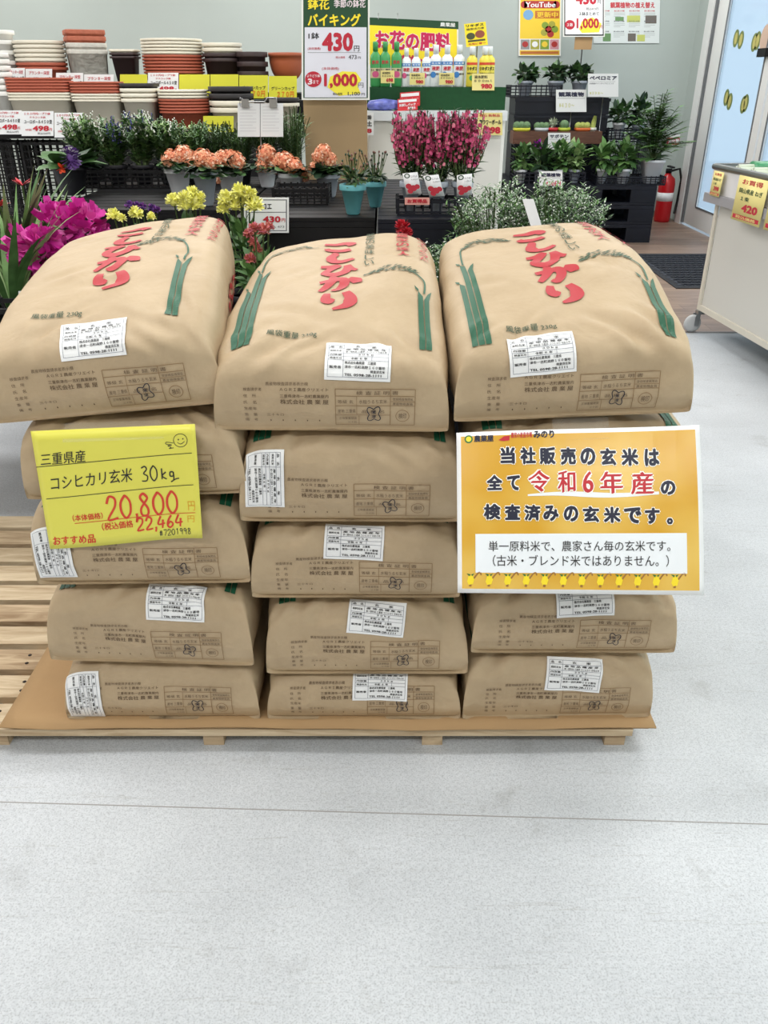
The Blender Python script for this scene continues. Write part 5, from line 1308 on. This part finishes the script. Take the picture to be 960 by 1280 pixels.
# cactus box
bz0, bz1 = PZ3 + .305, PZ3 + .405
WBOX = wood_mat('dark_stained_wood', (84, 52, 40), (112, 74, 56), None, .6, (3, 20, 20))
bx0, bx1 = X(641, 175, 7.95), X(752, 175, 7.95)
o = thing('wooden_box', 'shallow brown wooden box full of little cactus pots', 'box', ((bx0 + bx1) / 2, 7.95, bz0)); hx = (bx1 - bx0) / 2
m = MB(); m.bbox((-hx, 0, 0), (hx, .018, .1)); m.build('front_board', WBOX, o); m = MB(); m.bbox((-hx, .182, 0), (hx, .2, .1)); m.build('back_board', WBOX, o)
for s in (-1, 1): m = MB(); m.bbox((s * hx, .0185, 0), (s * (hx - .018), .1815, .1)); m.build('end_board', WBOX, o)
m = MB(); m.bbox((-hx + .0185, .0185, 0), (hx - .0185, .1815, .012)); m.build('bottom_board', WBOX, o)
crate('mesh_crate', 'black mesh crate standing on the pallets under the brown cactus box', bx0 + .02, bx1 - .02, 7.96, 8.14, PZ3, bz0 - .001, None, NAVYP, 14, 5)
CACT = [mat('cactus_green', (92, 122, 84), .7, .2, 60, .4, 120), mat('cactus_yellow_green', (150, 160, 80), .7, .2, 60, .4, 120), mat('cactus_pale', (176, 188, 164), .7, .2, 60, .4, 120)]
cols = [('yellow', (214, 214, 66)), ('pale', (206, 214, 220)), ('red', (198, 44, 52)), ('lime', (190, 206, 70)), ('orange', (218, 110, 54)), ('white', (230, 232, 222))]
for i, (px, w_, ci, kind) in enumerate(((652, 20, 0, 0), (677, 18, 1, 0), (691, 12, 2, 2), (705, 16, 3, 0), (728, 18, 4, 1), (741, 9, 5, 3))):
    r = w_ / 2 / FPX * 7.3; o = thing('potted_cactus', f'small {["grey", "grey", "leafy", "round", "yellowish", "slim upright"][i]} cactus in a {cols[ci][0]} pot in the brown box', 'cactus', (X(px, 160, 8.03), 8.03, bz0 + .0125), 0, 'cacti in the brown box')
    flower_pot(o, r, .115, mat('cactus_pot_' + cols[ci][0], cols[ci][1], .5), ex=6 if i % 2 == 0 else 2)
    m = MB()
    if kind == 3: m.tube([(0, 0, .1), (.004, 0, .16), (.012, 0, .21)], [.02, .022, .014], 8)
    elif kind == 2: bush(m, (0, 0, .15), (.045, .04, .035), 40, .05, .02, (0,), random.Random(140))
    else:
        for k in range(3 if w_ > 16 else 1):
            cx = (k - 1) * r * .6 if w_ > 16 else 0; rr = r * (.5 if w_ > 16 else .75)
            prof = [(max(1e-4, rr * math.sin(PI * j / 8)), .115 + rr * .7 - rr * math.cos(PI * j / 8)) for j in range(9)]
            m.lathe(prof, 16, (cx, (k % 2) * .01, -.01))
    m.build('cactus_body', CACT[kind % 3] if kind < 3 else CACT[1], o)
# right upper tray
crate('mesh_crate', 'black mesh crate on the pallets under the plants left of the fern', X(752, 170, 8.2) + .03, X(806, 170, 8.2), 8.05, 8.4, PZ3, .80, None, NAVYP, 10, 5)
trayat('navy mesh tray with a white pot, raised left of the tall fern', X(757, 155, 8.2), X(806, 155, 8.2), 8.07, 8.38, .8015, .09)
leafy('potted_fittonia', 'dark leafy plant in a white pot on the raised tray left of the fern', 771, 8.2, .809, .06, .13, WPOT, [G3, G3, G1], 151, (.13, .1, .1), 100, .07, .05, 'dark plants on the raised tray')
leafy('potted_fittonia', 'dark bushy plant on the raised tray nearest the fern', 795, 8.25, .809, .06, .11, GPOT, [G3, G1], 152, (.1, .1, .14), 100, .08, .05, 'dark plants on the raised tray')
# lower trays
trayat('navy mesh tray on the left of the pallets holding green foliage plants', X(642, 225, 7.66), X(728, 225, 7.66), 7.56, 7.88, PZ3, .11)
for i, px in enumerate((653, 678, 703, 722)):
    leafy('potted_foliage_plant', ['lobed green plant at the left of the lower tray', 'arrow leaved green plant under the purple orchid', 'broad leaved green plant right of the orchid', 'trailing yellow green plant at the right of the lower tray'][i], px, 7.72, PZ3 + .007, .06, .11, [WPOT, GPOT, WPOT, GPOT][i], [[G2, G1], [G1, G3], [G1, G2], [G2, G4]][i], 160 + i, (.12, .11, .13), 75, [.07, .11, .1, .09][i], [.05, .045, .06, .05][i], 'foliage plants in the lower tray', .5, .7)
q = at(672, 182, 7.7); rn = random.Random(170); o = thing('orchid', 'single purple orchid bloom on a stalk above the lower tray plants', 'orchid', (q.x, 7.84, PZ3 + .007)); m = MB(); qz = q.z - PZ3; m.tube([(0, 0, .1), (.01, -.02, qz * .6), (0, -.14, qz)], .003, 5); m.build('stem', STEM, o); flower_pot(o, .03, .1, BPOT, True)
f = MB()
for k in range(6): t = k * PI / 3 + .3; f.leaf((0, -.15, qz), (math.cos(t), -.4, math.sin(t)), .055, .045, 0, .1, 3, (.4, 1, .9, .2))
f.build('flower', mat('petal_orchid', (170, 46, 176), .5), o)
trayat('navy mesh tray at the right of the pallets holding three white pots', X(743, 225, 7.66), X(828, 225, 7.66), 7.57, 7.82, PZ3, .075, nx=14)
leafy('potted_foliage_plant', 'green plant in a small white pot, leftmost of three white pots', 757, 7.68, PZ3 + .007, .055, .12, WPOT, [G2, G1], 181, (.12, .1, .12), 70, .12, .055, 'plants in white pots at the right', .4, .7)
leafy('potted_foliage_plant', 'spotted green plant in a white pot, middle of three white pots', 784, 7.68, PZ3 + .007, .07, .12, WPOT, [G1, G2], 182, (.13, .1, .13), 80, .11, .06, 'plants in white pots at the right', .4, .7)
# tall fern in a square white pot
rn = random.Random(190); p = (X(813, 220, 7.7), 7.7, PZ3 + .007); o = thing('potted_fern', 'tall feathery green plant in a square white pot by the corner', 'potted plant', p); flower_pot(o, .095, .19, WPOT, ex=7)
H = at(0, 103, 7.7).z - p[2]; m = MB(); s = MB()
for k in range(58):
    t = rn.uniform(0, 2 * PI); rr = rn.uniform(.05, .36); hh = H * (1.0 - .55 * (rr / .32) ** 1.3) * rn.uniform(.72, 1); e = Vector((math.cos(t) * rr, math.sin(t) * rr * .55 - .0, hh)); b_ = Vector((0, 0, .17))
    mid = b_.lerp(e, .55) + Vector((-e.x * .2, -e.y * .2, .06)); s.tube([b_, mid, e], .0025, 4)
    for q in range(22):
        z = .3 + .7 * q / 22; pp = (b_.lerp(mid, z * 1.8) if z < .55 else mid.lerp(e, (z - .55) / .45)); an = rn.uniform(-.6, .6) + (0 if q % 2 else PI); m.leaf(pp, (math.cos(an), math.sin(an) * .7, .35), rn.uniform(.07, .11), .034, rn.randrange(3), .4, 2, (.3, 1, .05))
s.build('stems', STEM, o); m.build('foliage', [G2, mat('leaf_fern', (112, 158, 92), .5, .2, 30), mat('leaf_fresh_green', (130, 178, 102), .5, .2, 30)], o)
mm = MB()
for k in range(9):
    t = rn.uniform(0, 2 * PI); mm.leaf((0, 0, .18), (math.cos(t), math.sin(t) - .3, .5), rn.uniform(.16, .26), .09, k % 2, .7, 4, (.3, .9, 1, .7, .05))
mm.build('broad_leaves', [G1, G2], o)
# rack cards
def hc(title, sub=None):
    F = Flat(); F.text(title, .08, .1, .92, .32, 1, .05); F.rect(.05, .38, .95, .395, 2)
    if sub: F.text(sub, .1, .6, .6, .8, 3, .02)
    return F
RM = [PAPER, mat('card_navy', (40, 40, 70), .5), GREY, mat('card_faded', (206, 206, 130), .5), RED]
card('name_card', 'white handwritten card hanging on the top stacking crate', 'plant card', (695, 112, 733, 140), 8.1, PAPER, hc('観葉植物', '¥４３０～'), RM, 'white handwritten plant cards', stake=.88, stake_mat=STEEL)
F = Flat(); F.text('ペペロミア', .05, .1, .95, .28, 1, .05); F.rect(.05, .34, .9, .35, 2); F.text('お部屋のインテリアにどうぞ', .05, .39, .85, .46, 2, .02); F.text('¥３９８～', .05, .78, .5, .9, 3, .03)
card('name_card', 'white handwritten card on a stick beside the dark top plants', 'plant card', (735, 92, 773, 121), 8.02, PAPER, F, RM, 'white handwritten plant cards', stake=.81, stake_mat=STEEL)
F = hc('サボテン', None); F.text('¥２９８', .3, .5, .9, .8, 3, .03)
card('name_card', 'white handwritten card hung in front of the cactus box', 'plant card', (685, 166, 713, 187), 7.94, PAPER, F, RM, 'white handwritten plant cards')
F = hc('観葉植物', None); F.text('430円', .25, .55, .92, .85, 4, .03)
card('name_card', 'white handwritten 430 card on the lower foliage tray', 'plant card', (674, 214, 703, 236), 7.55, PAPER, F, RM, 'white handwritten plant cards')

# second 430 sign on a thin pole with a cardboard patch
F = Flat(); F.rect(.025, .01, .975, .985, 1, 1); F.rect(.05, .02, .95, .965, 2, 2); F.rect(.05, .02, .95, .32, 1, 3); F.text('鉢花バイキング', .1, .1, .9, .25, 6, .05, 4)
v2 = lambda y: (y + 44) / 90
F.text('430', .3, v2(-9), .8, v2(5), 3, .045, 3); F.text('円', .82, v2(-1), .9, v2(4.5), 4, .01, 3); F.text('税込473円', .55, v2(8.5), .85, v2(12), 4, .01, 3); F.text('３鉢まとめて', .38, v2(14), .86, v2(19), 4, .02, 3)
F.disc(.16, v2(30.5), .12, 3, 3, .57); F.text('３鉢', .09, v2(28), .23, v2(33), 2, .02, 4); F.poly([(.38, v2(36)), (.45, v2(26)), (.7, v2(21)), (.92, v2(29)), (.86, v2(40)), (.45, v2(41))], 5, 3); F.text('1,000', .32, v2(22), .86, v2(37), 3, .035, 4); F.text('円', .87, v2(31), .94, v2(36), 3, .01, 4)
zsg = [None]
s2 = card('price_sign', 'framed 430 yen price sign on a thin pole above the right rack', 'sign', (704, -44, 756, 46), 8.6, WHITE, None, None, th=.012)
fn, n = quadmap(at(704, -44, 8.6) - s2.location, at(756, -44, 8.6) - s2.location, at(756, 46, 8.6) - s2.location, at(704, 46, 8.6) - s2.location)
F.mesh(fn).build('lettering', [WHITE, BLACK, PAPER, SRED, BLACK, HL, SYEL], s2)
a, b = at(719, 45, 8.62) - s2.location, at(739, 62, 8.62) - s2.location; m = MB(); m.bbox((a.x, .013, b.z), (b.x, .02, a.z + .1)); m.build('cardboard_patch', CARDB, s2)
m = MB(); pxm = X(728, 60, 8.62) - s2.location.x; m.tube([(pxm, .026, .05), (pxm, .026, PZ3 - s2.location.z)], .006, 6); m.build('pole', STEEL, s2)

# wall posters
F = Flat(); vp = lambda y: (y + 8) / 78
F.rect(.03, .02, .97, .985, 1, 1); F.text('園芸チャンネル', .12, .03, .88, .1, 2, .02, 2)
F.rect(.12, vp(.8), .88, vp(10), 2, 2); F.disc(.12, vp(5.4), .08, 2, 2, .7); F.disc(.88, vp(5.4), .08, 2, 2, .7); F.text('YouTube', .15, vp(2), .86, vp(9), 3, .03, 3)
F.disc(.22, vp(18), .12, 5, 2, .68); F.rect(.38, vp(13), .95, vp(22.5), 4, 2); F.text('更新中', .42, vp(14), .92, vp(21.5), 1, .03, 3)
for (u, v, mi) in ((.62, 31, 6), (.78, 30, 7), (.7, 36, 2), (.85, 36, 6), (.6, 40, 7), (.75, 42, 2)): F.disc(u, vp(v), .08, mi, 2, .69)
F.rect(.03, vp(48), .97, vp(62.5), 3, 2)
for i in range(4): F.rect(.05 + i * .23, vp(49), .26 + i * .23, vp(61.5), (8, 7, 6, 9)[i], 3); F.disc(.155 + i * .23, vp(55), .07, (2, 3, 1, 2)[i], 4, .69)
F.rect(.05, vp(64), .95, vp(67.5), 4, 2)
pm = [WHITE, mat('poster_yellow', (240, 206, 60), .4), mat('poster_red', (176, 52, 52), .4), PAPER, mat('poster_brown', (190, 110, 50), .4), mat('poster_sky', (120, 170, 214), .4), mat('poster_green', (130, 160, 60), .4), mat('poster_olive', (170, 168, 70), .4), mat('poster_grey', (150, 150, 150), .4), mat('poster_rose', (206, 150, 160), .4)]
card('wall_poster', 'yellow video poster in a white frame on the rear wall', 'poster', (649, -8, 702, 70), 9.085, WHITE, F, pm, dx=-1, th=.012)
F = Flat(); F.text('観葉植物', .2, .12, .48, .34 - .14, 1, .04); F.text('観葉植物の植え替え', .24, .38, .92, .47, 1, .035)
for cxx in range(4):
    for rw in range(3):
        u = .07 + cxx * .23; v = .5 + rw * .155
        F.text('植え替え手順', u, v, u + .16, v + .022, 1 if rw == 0 else 2, .02)
        for k in range(3): F.rect(u, v + .04 + k * .025, u + .17 * (1 if k < 2 else .6), v + .046 + k * .025, 3)
for (u0, v0, u1, v1, mi) in ((.32, .6, .45, .66, 4), (.5, .58, .7, .68, 5), (.78, .58, .95, .7, 6), (.14, .85, .26, .97, 4), (.52, .85, .64, .97, 6), (.66, .87, .78, .97, 5)): F.rect(u0, v0, u1, v1, mi, 2)
card('wall_poster', 'white repotting guide poster taped flat to the rear wall beside the pole sign', 'poster', (744, -30, 826, 54), 9.092, mat('poster_pale', (222, 230, 230), .4), F, [PAPER, mat('guide_red', (206, 70, 80), .5), GREY, mat('guide_line', (170, 178, 178), .5), mat('guide_green', (110, 150, 100), .5), mat('guide_leaf', (196, 204, 110), .5), mat('guide_dark', (110, 104, 98), .5)], skew=0, th=.001, dx=-2)

# fire extinguisher with its sign
p = atz(834, 272, 0); p = Vector((2.84, 8.78, 0)); o = thing('fire_extinguisher', 'red fire extinguisher on the floor in the corner beside the black pallets', 'fire extinguisher', p)
m = MB(); m.lathe([(1e-4, 0), (.075, 0), (.08, .02), (.08, .36), (.07, .41), (.035, .44), (.025, .46), (1e-4, .46)], 24); m.build('cylinder', mat('extinguisher_red', (190, 24, 32), .3), o)
m = MB(); m.lathe([(.03, .46), (.03, .5), (1e-4, .5)], 16); m.box((0, -.05, .52), (.03, .16, .015)); m.box((0, -.05, .49), (.025, .14, .012)); m.build('valve_handle', BLKP, o)
m = MB(); m.tube([(.03, 0, .48), (.1, -.02, .5), (.13, -.02, .4), (.12, -.03, .2), (.11, -.03, .08)], .012, 8); m.build('hose', BLKP, o)
m = MB(); m.lathe([(.0805, .2), (.0805, .28)], 24); m.build('label_band', PAPER, o)
F = Flat(); F.rect(.06, .3, .94, .9, 1); F.text('消火器', .15, .38, .85, .82, 0, .05)
sg = card('wall_sign', 'small white and red sign on the rear wall above the fire extinguisher', 'sign', (832, 168, 852, 182), 9.09, PAPER, F, [PAPER, SRED])

# door mat
a, b, c_, d_ = atz(785, 318, 0), atz(1000, 318, 0), atz(960, 361, 0), atz(822, 361, 0)
m = MB(); x0, x1, y0, y1 = a.x, 2.75, d_.y, a.y
m.bbox((x0, y0, 0), (x1, y1, .006)); o = m.build('door_mat', mat('mat_rubber', (34, 36, 42), .85), None, None); tag(o, 'black entrance mat with woven block pattern on the wood look floor', 'mat')
m = MB(); nx, ny = 26, 14
for i in range(nx):
    for j in range(ny):
        cx = x0 + .05 + (x1 - x0 - .1) * (i + .5) / nx; cy = y0 + .05 + (y1 - y0 - .1) * (j + .5) / ny
        ang = PI / 4 if (i + j) % 2 else -PI / 4
        M = Matrix.Rotation(ang, 3, 'Z'); m.box((cx, cy, .0075), (.05, .035, .003), 0, M)
m.build('tread_pattern', mat('mat_pile', (58, 62, 72), .95), o)

# ------------------------------------------------------------------ vegetable cart on the right
PANEL = mat('cart_panel', (206, 204, 198), .5); CGREY = mat('cart_grey_trim', (150, 148, 152), .5); CRM = mat('cart_rail', (212, 206, 192), .4)
A = at(871, 388, 4.66); ang = math.atan2(-(1.67 - 1.78), -(3.41 - 4.66))   # local +y points toward the camera along the long panel
ct = thing('display_cart', 'pale wheeled display cart with leek packs at the right edge', 'cart', (1.785, 4.66, 0), R(5))
# local: x right (0..0.75), y from 0 (far end) to -2.1 (near)
Ln, Wd = 2.1, .75; zb, zs, zt = .125, .70, .885
m = MB(); m.bbox((.012, -Ln, zb + .03), (.025, -.03, zs)); m.bbox((Wd - .025, -Ln, zb + .03), (Wd - .012, -.03, zs)); m.bbox((.026, -.03, zb + .03), (Wd - .026, -.018, zs)); m.build('side_panel', PANEL, ct)
m = MB(); m.bbox((0, -Ln, zb), (.03, 0, zb + .03)); m.bbox((Wd - .03, -Ln, zb), (Wd, 0, zb + .03)); m.bbox((.031, -.03, zb), (Wd - .031, 0, zb + .03)); m.build('bottom_rail', CRM, ct)
for x in (0, Wd - .03): m = MB(); m.bbox((x, -.029, zb + .031), (x + .011, 0, zs)); m.build('corner_post', CRM, ct)
m = MB(); m.bbox((-.05, -Ln, zs), (-.005, .05, zs + .045)); m.bbox((-.004, .005, zs), (Wd, .05, zs + .045)); m.build('skirt_moulding', CGREY, ct)
m = MB(); m.bbox((-.03, -Ln, zs + .046), (-.01, .03, zt - .02)); m.bbox((-.009, .01, zs + .046), (Wd, .03, zt - .02)); m.build('tray_side', mat('cart_tray_white', (222, 220, 222), .4), ct)
m = MB(); m.tube([(Wd, .025, zt - .01), (-.028, .025, zt - .01), (-.028, -Ln, zt - .01)], .016, 8); m.build('rim_rail', STEEL, ct)
m = MB(); m.bbox((0, -Ln, zs + .0), (Wd, 0, zs + .02)); m.bbox((0, -Ln, zs + .021), (Wd, 0, zt - .07)); m.build('tray_floor', PANEL, ct)
for (x, y) in ((.0, -.03), (Wd - .05, -.03), (.0, -Ln + .06), (Wd - .05, -Ln + .06)):
    f = MB(); f.bbox((x - .01, y - .02, zb - .02), (x + .03, y + .02, zb - .001)); f.bbox((x - .02, y - .022, .04), (x + .005, y - .018, zb - .02)); f.bbox((x - .02, y + .018, .04), (x + .005, y + .022, zb - .02)); wo = f.build('caster', STEEL, ct)
    wv = MB(); wv.lathe([(1e-4, -.014), (.03, -.014), (.045, -.012), (.05, -.004), (.05, .004), (.045, .012), (.03, .014), (1e-4, .014)], 20); wv.v = [(v[0] + x - .025, v[2] + y, v[1] + .05) for v in wv.v]; wv.build('caster_wheel', mat('wheel_grey', (190, 192, 194), .5), wo)
GPY = 'yellow price cards on the cart'
Mw = Matrix.Translation((1.785, 4.66, 0)) @ Matrix.Rotation(R(5), 4, 'Z')
def cartcard(y0, y1, zlo, zhi, label, price):
    # hangs on the near long face (local x = -.036)
    org = Mw @ Vector((-.054, (y0 + y1) / 2, zlo)); k = Mw.to_3x3()
    TL = Mw @ Vector((-.052, y0, zhi)); TR = Mw @ Vector((-.052, y1, zhi)); BL = Mw @ Vector((-.058, y0, zlo)); BR = Mw @ Vector((-.058, y1, zlo))
    fn, n = quadmap(TL - org, TR - org, BR - org, BL - org)
    nn = k @ Vector((-1, 0, 0))
    if n.dot(nn) < 0:
        f0 = fn; TLl, nvec = None, n
        fn = lambda u, v, h, f0=f0: f0(u, v, -h)
    m = MB(); sheet(m, fn, .002, 1, 1); o = m.build('price_card', PALEY, None, org); tag(o, label, 'price card', GPY)
    F = Flat(); F.text('お買得', .15, .06, .85, .18, 1, .03); F.text('岡山県産 ねぎ', .1, .26, .9, .38, 2, .03); F.text('１束', .2, .44, .5, .54, 2, .03); F.text(price, .3, .6, .85, .78, 1, .05); F.rect(.05, .86, .95, .95, 1); F.text('税込価格', .15, .87, .85, .94, 0, .02)
    F.mesh(fn).build('lettering', [PALEY, SRED, DGREEN], o)
cartcard(-.03, -.14, .74, .86, 'small yellow price card at the far corner of the cart', '398')
cartcard(-.31, -.60, .66, .865, 'yellow 420 price card in the middle of the cart side', '420')
cartcard(-.64, -.93, .66, .865, 'yellow 420 price card cut by the right picture edge', '420')
# packed leeks
LW = mat('leek_white', (226, 230, 214), .4); LG = mat('leek_green', (84, 136, 88), .45); FILMC = mat('pack_film_green', (60, 140, 96), .3)
Gk = 'packed leeks on the cart'
ra = random.Random(7)
for i in range(7):
    y = -.1 - i * .17; zz = zt - .068 + .03
    c0 = Mw @ Vector((.1, y, zz)); o = thing('leek_pack', f'film packed leek bundle on the cart, {ORD[i].replace(" from top", "").replace("topmost", "first")} from the far end', 'leeks', c0, R(5) + ra.uniform(-.25, .25), Gk)
    for k in range(3):
        m = MB(); yy = (k - 1) * .032; zk = .012 * (k == 1)
        m.tube([(-.06, yy, zk + .02), (.15, yy, zk + .022), (.3, yy, zk + .02)], [.016, .016, .018], 8, 0); m.build('leek_stalk', LW, o)
        m = MB()
        for q in range(3): m.leaf((.28, yy, zk + .025), (1, (q - 1) * .14, .12), .3, .03, 0, .15, 3, (.9, 1, .8, .2))
        m.build('leek_leaves', LG, o)
    m = MB(); m.lathe([(.062, -.0), (.062, .14)], 16, ry=.55, ex=3); m.v = [(v[2] + .02, v[0], v[1] + .028) for v in m.v]; m.build('wrapper', FILMC, o)
